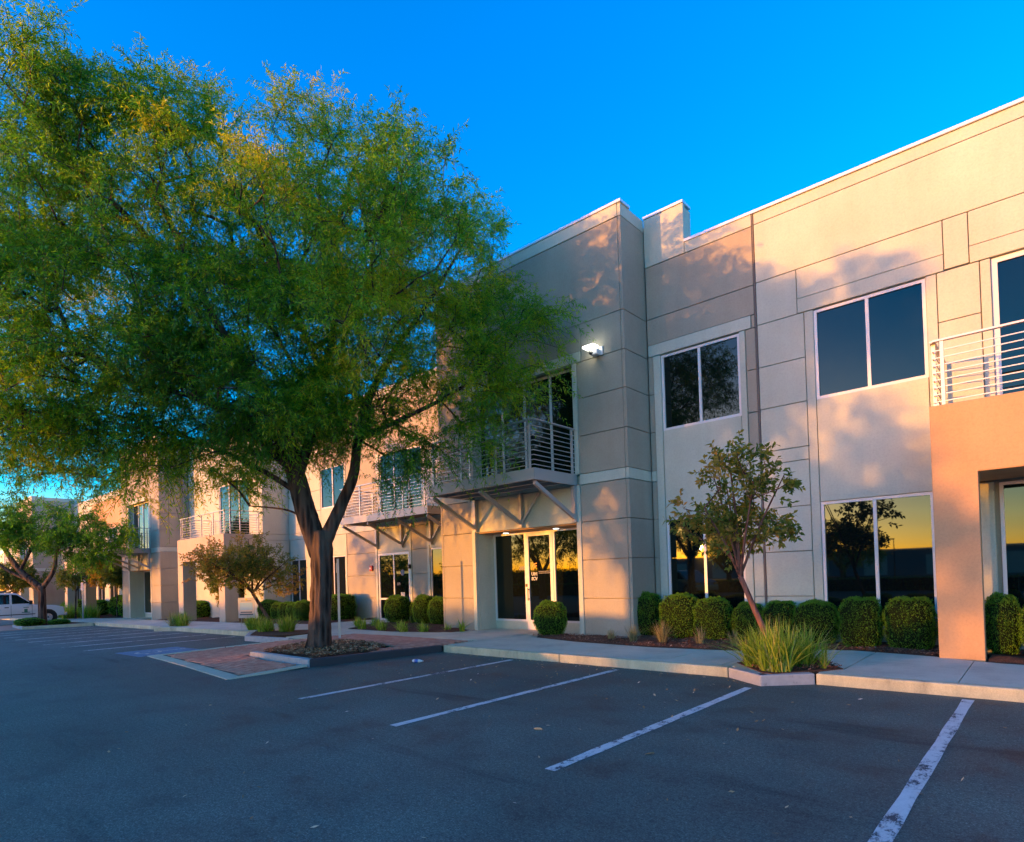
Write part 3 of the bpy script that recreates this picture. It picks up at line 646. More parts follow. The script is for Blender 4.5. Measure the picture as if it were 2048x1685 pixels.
# the wing steps forward beside the portico
for z0, z1, m in ((0,3.76,CREAM),(3.76,4.05,CREAM),(4.05,6.8,CREAM),(6.8,8.9,CREAM),(8.9,9.3,CREAM)):
    panel(-27.35, -27.25, z0, z1, 13.4, m, 1.3, d)
# hung balcony with brackets
bal = obj('balcony', B().box(-20.3, -15.2, 13.05, 13.11, 3.79, 4.05).box(-20.3, -20.24, 13.11, Y-.03, 3.79, 4.05).box(-15.26, -15.2, 13.11, Y-.03, 3.79, 4.05), STEEL, bld)
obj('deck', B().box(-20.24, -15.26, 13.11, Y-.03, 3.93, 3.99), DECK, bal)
railing(bal, [(-20.27, Y-.03), (-20.27, 13.08), (-15.23, 13.08), (-15.23, Y-.03)], 4.05, 1.1, 9)
for bx in (-20.2, -18.6, -16.9, -15.3):
    b = B().bar((bx, 13.1, 3.73), (bx, Y-.05, 2.98), .07, .09).box(bx-.05, bx+.05, Y-.12, Y-.022, 2.88, 3.785)
    if bx > -20: b.bar((bx, Y-.06, 2.99), (bx+.62, Y-.06, 3.74), .05, .06)
    obj('bracket', b, STEEL, bal)

# --- far wing beyond the second tall block
Y = 14.5; d = -.4
wall(-64.6, -42.1, Y+TK, Y+6, -.8, 9.0, 0, CREAM)
x = -42.12
seq = [(1.4,0),(1.9,1),(.8,0),(1.9,1),(.8,0),(2.4,1),(1.5,0),(1.9,1),(1.2,0),(1.9,1),(1.0,0),(2.4,1),(1.2,0),(1.9,1)]
for w_, k in seq:
    a, c = x-w_, x; x = a
    if a < -64.5: a = -64.5
    if k:
        window(a, c, .3, 2.85, Y+.03, 1, d); window(a, c, 4.5, 6.7, Y+.03, 1, d)
        panel(a, c, -.1, .3, Y, CREAM, dz=d); panel(a, c, 2.85, 4.5, Y, CREAM, dz=d)
    else: rows(a, c, [-.1,1.02,1.94,2.86,3.76,4.5,6.7], Y, CREAM, d)
panel(-64.5, -59, 6.7, 8.95, Y, CREAM, dz=d); panel(-59, -51.2, 6.7, 8.95, Y, TAN, dz=d); panel(-51.2, -42.12, 6.7, 8.95, Y, CREAM, dz=d); panel(-64.5, -42.12, 8.95, 9.4, Y-.012, CREAM, TK+.012, d)  # middle panel is sunlit taupe, the warm sunlight put into its tan colour
coping(-64.5, -42.15, Y, Y+.4, 9.4, d)
projection(-53.6, -48.2, 11.4, Y, -.45, w=.7, dep=.6)
bal = obj('balcony', B().box(-61.5, -56.5, 12.9, 12.96, 3.45, 3.71).box(-56.56, -56.5, 12.96, Y-.03, 3.45, 3.71), STEEL, bld)
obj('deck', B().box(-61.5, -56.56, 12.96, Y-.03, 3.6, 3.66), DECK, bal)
railing(bal, [(-61.47, 12.93), (-56.53, 12.93), (-56.53, Y-.03)], 3.71, 1.1, 8)
for bx in (-61.3, -59, -56.7): obj('bracket', B().bar((bx, 12.95, 3.4), (bx, Y-.05, 2.65), .07, .09).box(bx-.05, bx+.05, Y-.12, Y-.022, 2.55, 3.445), STEEL, bal)
wall(-90, -70.9, 13.4, 20, -1, 8.7, 0, CREAM)

# writing on the doors
def text(name, s, size, loc, m, parent, rot=(PI/2,0,0), bold=0.0):
    cu = bpy.data.curves.new('t', 'FONT'); cu.body = s; cu.size = size; cu.extrude = .001; cu.offset = bold
    o = bpy.data.objects.new('t', cu); C.objects.link(o); bpy.context.view_layer.update()
    me = bpy.data.meshes.new_from_object(o.evaluated_get(bpy.context.evaluated_depsgraph_get())); bpy.data.objects.remove(o)
    me.materials.clear(); me.materials.append(m)
    p = link(name, me, parent); p.location = loc; p.rotation_euler = rot; return p
ys = T1['ys']; d0, d1 = T1['d0'], T1['d1']
drs = [o for o in bld.children if o.name.startswith('door') and not o.name.startswith('door_')]
door1 = drs[0]
w1 = [o for o in bld.children if o.name.startswith('window')][0]
text('suite_number', '380', .15, (T1['o0']+.93, ys+.030, 1.80), GREYV, w1, bold=.003)
text('logo_lettering', 'UIM', .12, (d0+.16, ys+.016, 1.64), WHITEV, door1, bold=.006)
text('logo_lettering', 'SCV', .12, (d0+.16, ys+.016, 1.51), WHITEV, door1, bold=.006)
b = B()
for r_, t0 in ((.17, .035), (.10, .032)):
    for i in range(8):
        a0, a1 = PI*.5+i*(PI*.5/8), PI*.5+(i+1)*(PI*.5/8); cx_, cz_ = d0+.36, 1.80
        b.quad(*[(cx_+r*math.cos(a), ys+.017, cz_+r*math.sin(a)*.9) for r, a in ((r_,a0),(r_+t0,a0),(r_+t0,a1),(r_,a1))])
obj('logo_swoosh', b, ORANGE, door1)
obj('logo_lines', B().box(d0+.42, d0+.80, ys+.014, ys+.017, 1.735, 1.75).box(d0+.42, d0+.84, ys+.014, ys+.017, 1.69, 1.705), GREYV, door1)
# second entrance: band, number and notices
w3 = [o for o in bld.children if o.get('label', '').startswith('glazed double')][0]
obj('sign_band', B().box(-19.1, -18.36, 14.73, 14.738, 1.86, 1.95), YELLOWV, w3); obj('sign_emblem', B().tube([(-18.72,14.742,1.905),(-18.72,14.724,1.905)], .12, 14), MATS['dark_teal_print'], w3)
text('suite_number', '370', .14, (-19.08, 14.728, 1.42), GREYV, w3, bold=.003)
obj('notice', B().box(-18.85, -18.62, 14.73, 14.738, .98, 1.14), WHITEV, w3); obj('notice_line', B().box(-19.0, -18.5, 14.73, 14.738, .82, .86), GREYV, w3)
al = thing('fire_alarm_bell', 'small red fire alarm box on the taupe wall left of the glazed double door', 'fire alarm', (-20.65,14.69,2.13))
bevel(obj('alarm_box', B().box(-.09,.09,-.07,0,-.11,.11), RED, al), .02); obj('alarm_strobe', B().box(-.04,.04,-.09,-.071,-.03,.03), WHITEPL, al)
cm = thing('door_camera', 'small black camera box beside the glazed double door', 'camera', (-18.17,14.67,2.12))
bevel(obj('camera_box', B().box(-.05,.05,-.09,0,-.08,.08), BLACKPL, cm), .01); obj('camera_lens', B().tube([(0,-.09,0),(0,-.11,0)], .025, 10), GREYV, cm)

# wall lamp and recessed lights (they are lit)
wl = thing('wall_lamp', 'lit white security lamp with sensor on the taupe corner above the balcony', 'wall lamp', (-7.72,12.09,6.86))
obj('mount_plate', B().box(-.02,.06,-.03,0,-.1,.1), WHITEPL, wl)
bevel(obj('lamp_body', B().box(-.17,.02,-.20,-.03,-.12,.02), WHITEPL, wl), .02)
obj('sensor', B().tube([(-.14,-.20,-.06),(-.14,-.25,-.08)], [.045,.03], 12), BLACKPL, wl)
bevel(obj('lamp_head', B().box(-.30,.02,-.34,-.10,.04,.10), LAMPW, wl), .025)
for x_ in (-11.38, -9.61):
    cl = thing('ceiling_light', 'round recessed light, lit, in the soffit over the %s pane of the entrance' % ('left' if x_ < -11 else 'right'), 'ceiling light', (x_,12.62,2.855), group='recessed lights over the entrance')
    obj('trim_ring', B().tube([(0,0,.004),(0,0,-.012)], .10, 20), WHITEPL, cl); obj('lens', B().tube([(0,0,-.012),(0,0,-.016)], .078, 20), LAMPW, cl)

# ------------------------------------------------------------------ trees
def norm(a): return a/np.maximum(np.linalg.norm(a, axis=1, keepdims=True), 1e-9)
def grow(limbs, targets, rng, step=.45):
    """grow branches from the limbs to every target; returns nodes, parents, radii"""
    pos = []; par = []; depth = []; fix = []
    for L_ in limbs:
        last = None
        for i in range(len(L_)-1):
            a, c = np.array(L_[i][:3]), np.array(L_[i+1][:3]); k = max(1, int(np.linalg.norm(c-a)/.25))
            for q in range(k+(i == len(L_)-2)):
                t = q/k; pos.append(a+(c-a)*t); par.append(last if last is not None else -1); fix.append(L_[i][3]+(L_[i+1][3]-L_[i][3])*t)
                depth.append(0 if last is None else depth[last]+.25); last = len(pos)-1
    nl = len(pos); P_ = np.array(pos); D0 = np.array([min(np.linalg.norm(P_-t, axis=1)) for t in targets])
    order = np.argsort(D0)
    cap = len(pos)+len(targets)*12; A = np.zeros((cap, 3)); A[:nl] = P_; n = nl; dep = np.zeros(cap); dep[:nl] = depth; ends = []
    for ti in order:
        t = np.array(targets[ti]); d = np.linalg.norm(A[:n]-t, axis=1)
        score = d*1.0+dep[:n]*.22 + np.maximum(0, A[:n,2]-t[2]+.2)*.35
        j = int(np.argmin(score)); L_ = d[j]; k = min(10, max(1, int(round(L_/step))))
        base = A[j].copy(); side = rng.normal(0, .06*L_, 3); prev = j
        for q in range(1, k+1):
            s = q/k; p = base+(t-base)*s+side*math.sin(s*PI)+rng.normal(0, .02, 3); p[2] += .10*L_*math.sin(s*PI)
            A[n] = p; par.append(prev); dep[n] = dep[prev]+L_/k; prev = n; n += 1
        ends.append(prev)
    w = np.zeros(n)
    for e in ends: w[e] += 1
    for i in range(n-1, nl-1, -1):
        w[i] = max(w[i], 1); 
        if par[i] >= 0: w[par[i]] += w[i]
    return A[:n], par, w, nl, ends
def branch_mesh(A, par, w, nl, r0=.006, ex=.46, sides=5, rmax=.09):
    n = len(A); r = np.minimum(rmax, r0*w**ex); idx = [i for i in range(nl, n)]
    V = []; F = []
    for i in idx:
        p0, p1 = A[par[i]], A[i]; t = p1-p0; L_ = np.linalg.norm(t)
        if L_ < 1e-5: continue
        t = t/L_; u = np.cross(t, (0.3,0.1,1)); u /= max(np.linalg.norm(u), 1e-6); v = np.cross(t, u)
        ra = min(r[i]*1.08, r[par[i]] if par[i] >= nl else r[i]*1.25); m = len(V); s = 3 if r[i] < .012 else sides
        for (c, rr_) in ((p0, ra), (p1+t*.01, r[i])):
            for k in range(s):
                a = 2*PI*k/s; V.append(tuple(c+(u*math.cos(a)+v*math.sin(a))*rr_))
        F += [(m+k, m+(k+1) % s, m+s+(k+1) % s, m+s+k) for k in range(s)]
    b = B(); b.v = V; b.f = F; return b
def twigs_leaves(A, par, ends, rng, nt=7, tl=(.4,.8), nleaf=22, ll=(.08,.13), lw=.017, droop=.5, spread=1.0, tuft=None, cl_tint=None, tmul=1.):
    E_ = A[ends]; n = len(E_); K = n*nt
    pd = norm(np.array([A[e]-A[par[e]] for e in ends])); base = np.repeat(E_, nt, 0)+rng.normal(0, .07, (K,3))
    d = norm(np.repeat(pd, nt, 0)*.8+rng.normal(0, .62*spread, (K,3))+np.array([0,0,.10])); L_ = rng.uniform(*tl, K)
    ct = np.repeat(rng.uniform(0, 1, n) if cl_tint is None else cl_tint, nt)
    def pt(s, idx):       # position along the twig, s 0..1
        q = base[idx]+d[idx]*(L_[idx]*s)[:,None]; q[:,2] -= droop*(L_[idx]*s)**2*1.15; return q
    idx = np.repeat(np.arange(K), nleaf); s = np.tile((np.arange(nleaf)+.5)/nleaf, K)+rng.uniform(-.02,.02,K*nleaf); s = np.clip(s, .04, 1)
    p = pt(s, idx); q = pt(np.clip(s+.05, 0, 1.2), idx); tdir = norm(q-p)
    sd = norm(np.cross(tdir, rng.normal(0, 1, tdir.shape))); ld = norm(tdir*.55+sd*.85+np.array([0,0,-.35*droop])+rng.normal(0,.15,tdir.shape))
    l = rng.uniform(*ll, len(p)); wv = norm(np.cross(ld, rng.normal(0,1,ld.shape)))*(lw*rng.uniform(.7,1.3,len(p))/2)[:,None]
    mid = p+ld*(l*.5)[:,None]; tip = p+ld*l[:,None]; tip[:,2] -= l*.15
    V = np.stack([p, mid+wv, tip, mid-wv], 1).reshape(-1,3)
    tint = np.clip((ct[idx]**1.25*.8+rng.uniform(0, .35, len(p))-.06)*tmul, 0, 1)
    # twig strips: thin three-segment crossed blades
    si = np.arange(K); pts = [pt(np.full(K, t), si) for t in (0,.33,.66,1.)]; W = norm(np.cross(d, rng.normal(0,1,d.shape)))*.0035
    TV = np.concatenate([np.stack([a-W, a+W, c+W*.7, c-W*.7], 1).reshape(-1,3) for a, c in zip(pts[:-1], pts[1:])])
    return V, tint, TV
def limb_mesh(L_, sides=14, rough=.10, seed=1, flare=0):
    """a swept, uneven limb"""
    rng = np.random.default_rng(seed); pts = []
    P_ = [np.array(p[:3]) for p in L_]; R_ = [p[3] for p in L_]
    for i in range(len(P_)-1):
        pa = P_[max(i-1,0)]; p0, p1 = P_[i], P_[i+1]; pb = P_[min(i+2, len(P_)-1)]; k = max(3, int(np.linalg.norm(p1-p0)/.09))
        for q in range(k+(i == len(P_)-2)):
            t = q/k; c = .5*((2*p0)+(-pa+p1)*t+(2*pa-5*p0+4*p1-pb)*t*t+(-pa+3*p0-3*p1+pb)*t**3); pts.append((c, R_[i]+(R_[i+1]-R_[i])*t))
    ph = rng.uniform(0, 2*PI, 5); b = B(); a = None; n = len(pts)
    for i, (c, r) in enumerate(pts):
        t = Vector(pts[min(i+1,n-1)][0]-pts[max(i-1,0)][0]).normalized()
        a = t.orthogonal().normalized() if a is None else (a-t*a.dot(t)).normalized(); w = t.cross(a)
        for k in range(sides):
            th = 2*PI*k/sides; s_ = i*.09
            rr_ = r*(1+rough*(math.sin(3*th+ph[0]+s_*.8)*.5+math.sin(5*th+ph[1]-s_*.6)*.45+math.sin(8*th+ph[2]+s_*1.3)*.35)+rng.uniform(-.35,.35)*rough*(2.2 if sides > 30 else 1))
            if sides > 30: rr_ += r*.10*(abs(math.sin(6.5*th+.8*math.sin(s_*2.1+ph[4])+ph[2]))-.5)+r*.06*(abs(math.sin(11*th-1.1*math.sin(s_*2.9)+ph[0]))-.5)
            if flare: rr_ += r*flare*math.exp(-s_/.22)*(.55+.45*math.sin(4*th+ph[3]))
            b.v.append(tuple(Vector(c)+(a*math.cos(th)+w*math.sin(th))*rr_))
    for i in range(n-1):
        for k in range(sides): b.f.append((i*sides+k, i*sides+(k+1) % sides, (i+1)*sides+(k+1) % sides, (i+1)*sides+k))
    b.f.append(tuple((n-1)*sides+k for k in range(sides)))
    return b
def blob_points(blobs, n, rng, shell=.35, gaps=False):
    V = np.array([b_[3]**2.2 for b_ in blobs]); V /= V.sum(); out = []
    for _ in range(n):
        for _try in range(8):
            bx, by, bz_, r = blobs[rng.choice(len(blobs), p=V)]; u = rng.normal(0, 1, 3); u /= np.linalg.norm(u)
            q = np.array([bx, by, bz_])+u*np.array([1,1,.85])*r*(shell+(1-shell)*rng.random()**.6)*1.06
            if not gaps or math.sin(2.3*q[0]+1.1*q[2]+.4)*math.sin(2.1*q[1]-1.3*q[2]+1.9)+.45*math.sin(3.7*q[2]+1.7*q[0]-q[1]) < .42-(.22 if q[2] > 7.6 else 0)-(.15 if q[2] > 9.3 else 0): break
        out.append(q)
    return out
def tree(label, cat, base, trunk, limbs, blobs, n, leafm, barkm, seed, flare=.5, name='tree', **kw):
    rng = np.random.default_rng(seed); t = thing(name, label, cat, base)
    o_ = np.array(base); rel = lambda L_: [(p[0]-base[0], p[1]-base[1], p[2]-base[2], p[3]) for p in L_]
    obj('trunk', limb_mesh(rel(trunk), 48 if name == 'mesquite_tree' and n > 1000 else 18, .07, seed, flare), barkm, t, True)
    for i, L_ in enumerate(limbs): obj('limb', limb_mesh(rel(L_), 12, .10, seed+i+1), barkm, t, True)
    bl = [(x-base[0], y-base[1], z-base[2], r) for x, y, z, r in blobs]
    tg = blob_points(bl, n, rng, gaps=n > 1000)
    A, par, w, nl, ends = grow([rel(L_) for L_ in limbs], tg, rng)
    obj('branches', branch_mesh(A, par, w, nl), barkm, t, True, kind='stuff')
    E0 = A[ends]; big = .5+.32*np.sin(.9*E0[:,0]+.5*E0[:,2]+2.0)+.22*np.sin(1.3*E0[:,1]-.9*E0[:,2]+.7)
    V, tint, TV = twigs_leaves(A, par, ends, rng, cl_tint=np.clip(big*.62+rng.uniform(0,.42,len(E0)), 0, 1), **kw)
    link('twigs', fast_mesh('twigs', TV, 4, TWIG), t, kind='stuff'); link('crown', fast_mesh('crown', V, 4, leafm, tint), t, kind='stuff')
    return t

limbs = [
 [(-12.00,7.13,2.20,.17),(-12.07,7.08,2.63,.215),(-12.2,6.94,3.34,.215),(-12.3,6.81,4.1,.20),(-12.2,6.6,4.71,.17),(-12.13,6.28,5.41,.12),(-12.27,5.74,6.17,.10),(-12.4,5.21,6.98,.08),(-12.53,4.81,7.9,.05),(-12.86,4.49,9.1,.03)],
 [(-12.16,6.81,4.0,.12),(-12.08,7.13,5.01,.12),(-12.06,7.4,6.17,.10),(-12.0,7.69,7.48,.08),(-12.07,7.61,8.74,.06),(-11.81,7.94,10.38,.045),(-11.59,8.24,11.59,.02)],
 [(-11.93,7.2,2.30,.15),(-11.83,7.28,2.65,.15),(-11.66,7.54,3.33,.125),(-11.45,7.73,3.99,.11),(-11.42,7.85,4.78,.10),(-11.3,8.08,5.69,.085),(-10.9,8.54,6.83,.065),(-10.42,9.21,8.03,.045),(-9.94,9.75,9.21,.025)],
 [(-12.2,6.78,4.1,.11),(-12.3,6.42,4.35,.09),(-12.33,5.84,4.85,.075),(-12.67,5.0,5.38,.055),(-13.56,3.93,5.76,.03)],
 [(-12.06,7.4,6.17,.06),(-12.58,7.18,7.62,.05),(-13.19,6.88,9.11,.04),(-13.78,6.32,10.75,.02)],
 [(-11.42,7.85,4.78,.06),(-10.79,8.54,5.22,.05),(-10.01,9.36,5.78,.04),(-9.27,10.26,6.61,.02)],
 [(-12.2,6.8,3.6,.06),(-12.9,6.2,4.2,.05),(-14.0,5.2,4.9,.035),(-15.4,3.6,5.6,.02)],
 [(-12.3,7.0,4.4,.07),(-13.4,7.0,5.6,.055),(-15.0,6.6,7.2,.04),(-16.6,5.6,8.8,.02)],
 [(-12.05,7.1,2.9,.03),(-12.6,6.8,3.25,.022),(-13.4,6.3,3.4,.014)],
]
blobs = [(-14.2,2.6,11.1,1.14),(-13.2,3.4,11.2,1.04),(-12.9,4.4,11.2,1.09),(-12.6,5.3,11.0,1.03),(-13.9,2.9,9.7,1.42),(-13.2,4.2,9.7,1.48),(-14.3,2.6,7.9,1.42),(-13.1,3.6,7.7,1.52),(-12.2,5.1,8.5,1.2),(-11.9,4.7,6.7,1.33),(-12.0,7.2,11.8,.95),(-11.7,8.1,12.0,.85),(-11.4,8.4,11.0,1.2),(-12.0,7.2,10.2,1.1),(-10.4,9.3,10.0,1.15),(-10.2,10.2,9.9,.8),(-10.5,7.9,8.9,1.29),(-10.1,9.6,8.5,1.27),(-10.2,6.9,6.8,1.2),(-11.2,6.0,7.2,1.19),(-9.4,10.2,7.6,1.2),(-8.9,11.1,7.4,.75),(-9.1,10.3,6.3,1.0),(-9.8,9.2,6.1,1.34),(-10.4,7.4,5.7,1.1),(-10.8,5.7,5.6,1.15),(-12.2,4.5,5.4,1.2),(-13.5,3.3,6.0,1.42),(-14.3,2.6,5.6,1.33),(-14.6,3.1,4.6,.99),(-13.4,4.1,4.4,.89),(-12.2,5.2,4.3,.65),(-16.2,1.5,10.4,1.48),(-16.2,1.5,7.9,1.58),(-16.3,1.5,5.5,1.39),(-9.5,9.6,4.9,.75),(-10.0,8.4,4.7,.7),(-13.7,6.4,11.1,1.04),(-16.5,5.3,7.5,1.86),(-15.0,7.2,10.0,1.6),(-13.5,9.2,10.0,1.4),(-17.8,4.1,10.3,1.7),(-16.2,4.8,11.9,1.4),(-11.6,10.3,8.3,1.4),(-18.0,3.0,6.0,1.5),(-17.0,3.6,4.6,1.1),(-14.6,4.6,4.3,.9),(-8.6,7.0,7.9,1.15),(-9.4,5.2,8.4,1.2),(-9.1,6.0,6.6,1.1),(-8.9,7.4,9.2,1.0),(-13.0,6.6,4.9,.9),(-12.6,7.8,5.6,1.1),(-14.6,6.4,4.4,.9),(-11.2,6.4,4.9,.7),(-10.6,8.2,4.2,.6),(-13.4,3.0,10.6,1.2),(-12.8,6.0,8.4,1.3),(-13.6,5.2,6.6,1.3),(-11.4,7.6,7.2,1.2),(-12.2,8.4,9.2,1.2),(-12.1,6.0,5.0,.95),(-11.5,6.7,5.5,1.0),(-12.7,5.6,5.3,.9),(-11.1,7.2,5.1,.85),(-10.6,6.6,5.2,.85),(-11.9,5.5,4.7,.65),(-13.4,4.9,4.9,.9),(-12.9,7.4,5.3,.9),(-11.6,8.6,5.6,.8)]
tree('tall mesquite tree with feathery green crown and furrowed dark trunk in the brick-edged planter', 'tree', (-12.03,7.14,.12),
     [(-12.06,7.12,.06,.28),(-12.03,7.14,.35,.235),(-11.99,7.16,1.03,.21),(-11.94,7.18,1.8,.205),(-11.94,7.18,2.35,.235),(-11.96,7.18,2.75,.20)],
     limbs, blobs, 2450, MESQ, BARK, 21, flare=.22, name='mesquite_tree', nt=8, nleaf=28, tl=(.35,1.0), ll=(.07,.13), lw=.020, droop=.42)

def small_tree(label, base, lean, h, r, n, seed, leafm=BROAD, barkm=BARK_RED, mult=(-1,), tr=.045, zc=None, kw=None, name='young_tree', cat='tree', clump=6):
    rng = random.Random(seed); bx, by, bz_ = base; kw = kw or dict(nt=5, nleaf=13, tl=(.14,.34), ll=(.06,.10), lw=.032, droop=.1)
    hx = h*.40; top = (bx+lean[0], by+lean[1], bz_+hx)
    trunk = [(bx,by,bz_-.05,tr*1.25),(bx+lean[0]*.2,by+lean[1]*.2,bz_+hx*.3,tr),(bx+lean[0]*.65,by+lean[1]*.65,bz_+hx*.7,tr*.92),(*top,tr*.85)]
    lm = []
    for i in range(5):
        a = i*2*PI/5+rng.random(); e = r*rng.uniform(.5,.8); z1 = h*rng.uniform(.68,.9)
        lm.append([(*top,tr*.55),(top[0]+math.cos(a)*e*.45, top[1]+math.sin(a)*e*.45, bz_+(hx+z1)/2, tr*.38),(top[0]+math.cos(a)*e, top[1]+math.sin(a)*e, bz_+z1, tr*.15)])
    lm.append([(*top,tr*.6),(top[0]+lean[0]*.1,top[1],bz_+h*.7,tr*.4),(top[0]+lean[0]*.3,top[1],bz_+h*.97,tr*.12)])
    bl = []; zc = zc or .68
    for i in range(clump):
        a = i*2*PI/clump+rng.random()*.8; e = r*rng.uniform(.4,.72); bl.append((top[0]+math.cos(a)*e, top[1]+math.sin(a)*e, bz_+h*rng.uniform(zc-.14,zc+.16), r*rng.uniform(.33,.48)))
    bl += [(top[0]+lean[0]*.2,top[1],bz_+h*.9,r*.28),(top[0],top[1],bz_+h*zc,r*.5)]
    return tree(label, cat, base, trunk, lm, bl, n, leafm, barkm, seed, flare=.25, name=name, **kw)
small_tree('slender leaning tree with reddish trunk rising from the grass clump at the kerb', (-3.22,9.62,.15), (-.42,-.12), 3.45, 1.0, 68, 5, zc=.70, kw=dict(nt=5, nleaf=13, tl=(.14,.32), ll=(.07,.12), lw=.042, droop=.1))
small_tree('leaning young tree in the kerb pocket beyond the big trunk, beside the yard sign', (-19.3,9.75,.05), (-.75,-.3), 3.2, 2.05, 300, 8, barkm=BARK, tr=.06)
small_tree('bushy broad-leaved tree against the windows just left of the second tall block', (-44.2,12.1,-.25), (.1,0), 4.9, 1.8, 420, 9, barkm=BARK, kw=dict(nt=6,nleaf=14,tl=(.2,.45),ll=(.09,.15),lw=.07,droop=.1))
small_tree('thin young tree with open crown behind the white truck', (-47.3,10.6,-.3), (.2,0), 4.4, 1.5, 120, 10, barkm=BARK, tr=.05, kw=dict(nt=5,nleaf=12,tl=(.2,.45),ll=(.09,.15),lw=.055,droop=.1))
small_tree('round dark green tree growing beyond the parked truck at the left edge', (-62,9.9,-.5), (.1,0), 4.5, 2.2, 200, 14, barkm=BARK, kw=dict(nt=5,nleaf=12,tl=(.25,.5),ll=(.12,.2),lw=.08,droop=.1))
small_tree('small evergreen standing under the porch of the recessed wing', (-30.4,12.9,-.1), (.05,0), 2.4, .75, 80, 15, barkm=BARK, clump=5, zc=.6, kw=dict(nt=5,nleaf=14,tl=(.15,.3),ll=(.06,.1),lw=.04,droop=.1))

# the smaller mesquite on the island in front of the truck
bx, by, bz0 = -40.0, 7.5, -.2
fl = [[(bx,by,bz0+1.9,.19),(bx-.8,by-.8,bz0+3.0,.14),(bx-1.6,by-1.4,bz0+4.4,.09),(bx-2.4,by-1.9,bz0+5.2,.04)],
      [(bx,by,bz0+1.9,.13),(bx+.5,by+.45,bz0+2.9,.10),(bx+.7,by+.6,bz0+4.0,.07),(bx+1.5,by+1.3,bz0+5.2,.03)],
      [(bx-.75,by-.75,bz0+2.95,.09),(bx-.3,by-.3,bz0+4.2,.07),(bx+.1,by+.3,bz0+5.6,.03)],
      [(bx-.2,by-.3,bz0+2.3,.09),(bx-1.5,by-1.2,bz0+3.0,.07),(bx-2.9,by-2.0,bz0+4.2,.03)]]
fb = [(bx-2.4,by-2.0,bz0+5.0,1.0),(bx-3.5,by-2.8,bz0+4.3,1.0),(bx-1.1,by-1.0,bz0+5.6,1.0),(bx+.3,by+.2,bz0+5.5,1.0),(bx+1.7,by+1.5,bz0+5.0,1.0),(bx+2.6,by+2.2,bz0+4.3,.8),(bx+.8,by+.6,bz0+4.4,.9),(bx-.8,by-.9,bz0+4.6,1.0),(bx-3.6,by-2.6,bz0+3.2,.8),(bx+3.3,by+2.9,bz0+4.6,.6),(bx+1.9,by+1.6,bz0+3.6,.6)]
tree('forked mesquite tree on the kerbed island in front of the white truck', 'tree', (bx,by,bz0), [(bx,by,bz0-.05,.24),(bx,by,bz0+.5,.19),(bx+.02,by,bz0+1.4,.17),(bx,by,bz0+2.1,.16)], fl, fb, 330, MESQ, BARK, 31, flare=.4, name='mesquite_tree', nt=7, nleaf=16, tl=(.4,.9), ll=(.12,.2), lw=.042, droop=.5, tmul=.6)

# trees across the drive aisle, behind the camera: they throw the dappled shade and stand in the window reflections
def opp_tree(label, base, h, r, n, seed, lowz=.38, lw=.055):
    bx, by, bz_ = base; rng = random.Random(seed); lm = []; bl = []
    for i in range(6):
        a = i*2*PI/6+rng.random(); lm.append([(bx,by,bz_+h*.22,.13),(bx+math.cos(a)*r*.3,by+math.sin(a)*r*.3,bz_+h*.45,.09),(bx+math.cos(a)*r*.7,by+math.sin(a)*r*.7,bz_+h*.72,.03)])
    for i in range(16):
        a = rng.uniform(0,2*PI); e = r*math.sqrt(rng.random())*.85; bl.append((bx+math.cos(a)*e, by+math.sin(a)*e, bz_+h*rng.uniform(lowz+.08,.93)*(1-.25*(e/r)**2), r*rng.uniform(.2,.34)))
    return tree(label, 'tree', base, [(bx,by,bz_-.05,.3),(bx,by,bz_+h*.12,.22),(bx,by,bz_+h*.26,.2)], lm, bl, n, MESQ, BARK, seed, name='mesquite_tree', nt=7, nleaf=12, tl=(.4,.9), ll=(.12,.22), lw=lw, droop=.5)
opp_tree('tall mesquite across the drive aisle behind the camera', (-16.6,-9.0,gz(-17)), 10.4, 5.0, 580, 41)
opp_tree('broad mesquite across the drive aisle further left', (-29.0,-10.5,gz(-29)), 8.6, 4.2, 260, 43)
opp_tree('low spreading mesquite in the far parking row', (-21.5,-27,gz(-21.5)), 5.6, 3.8, 240, 44, lowz=.45)
opp_tree('mesquite at the right end of the far parking row', (-13.0,-30,gz(-13)), 5.2, 3.2, 180, 45, lowz=.45)

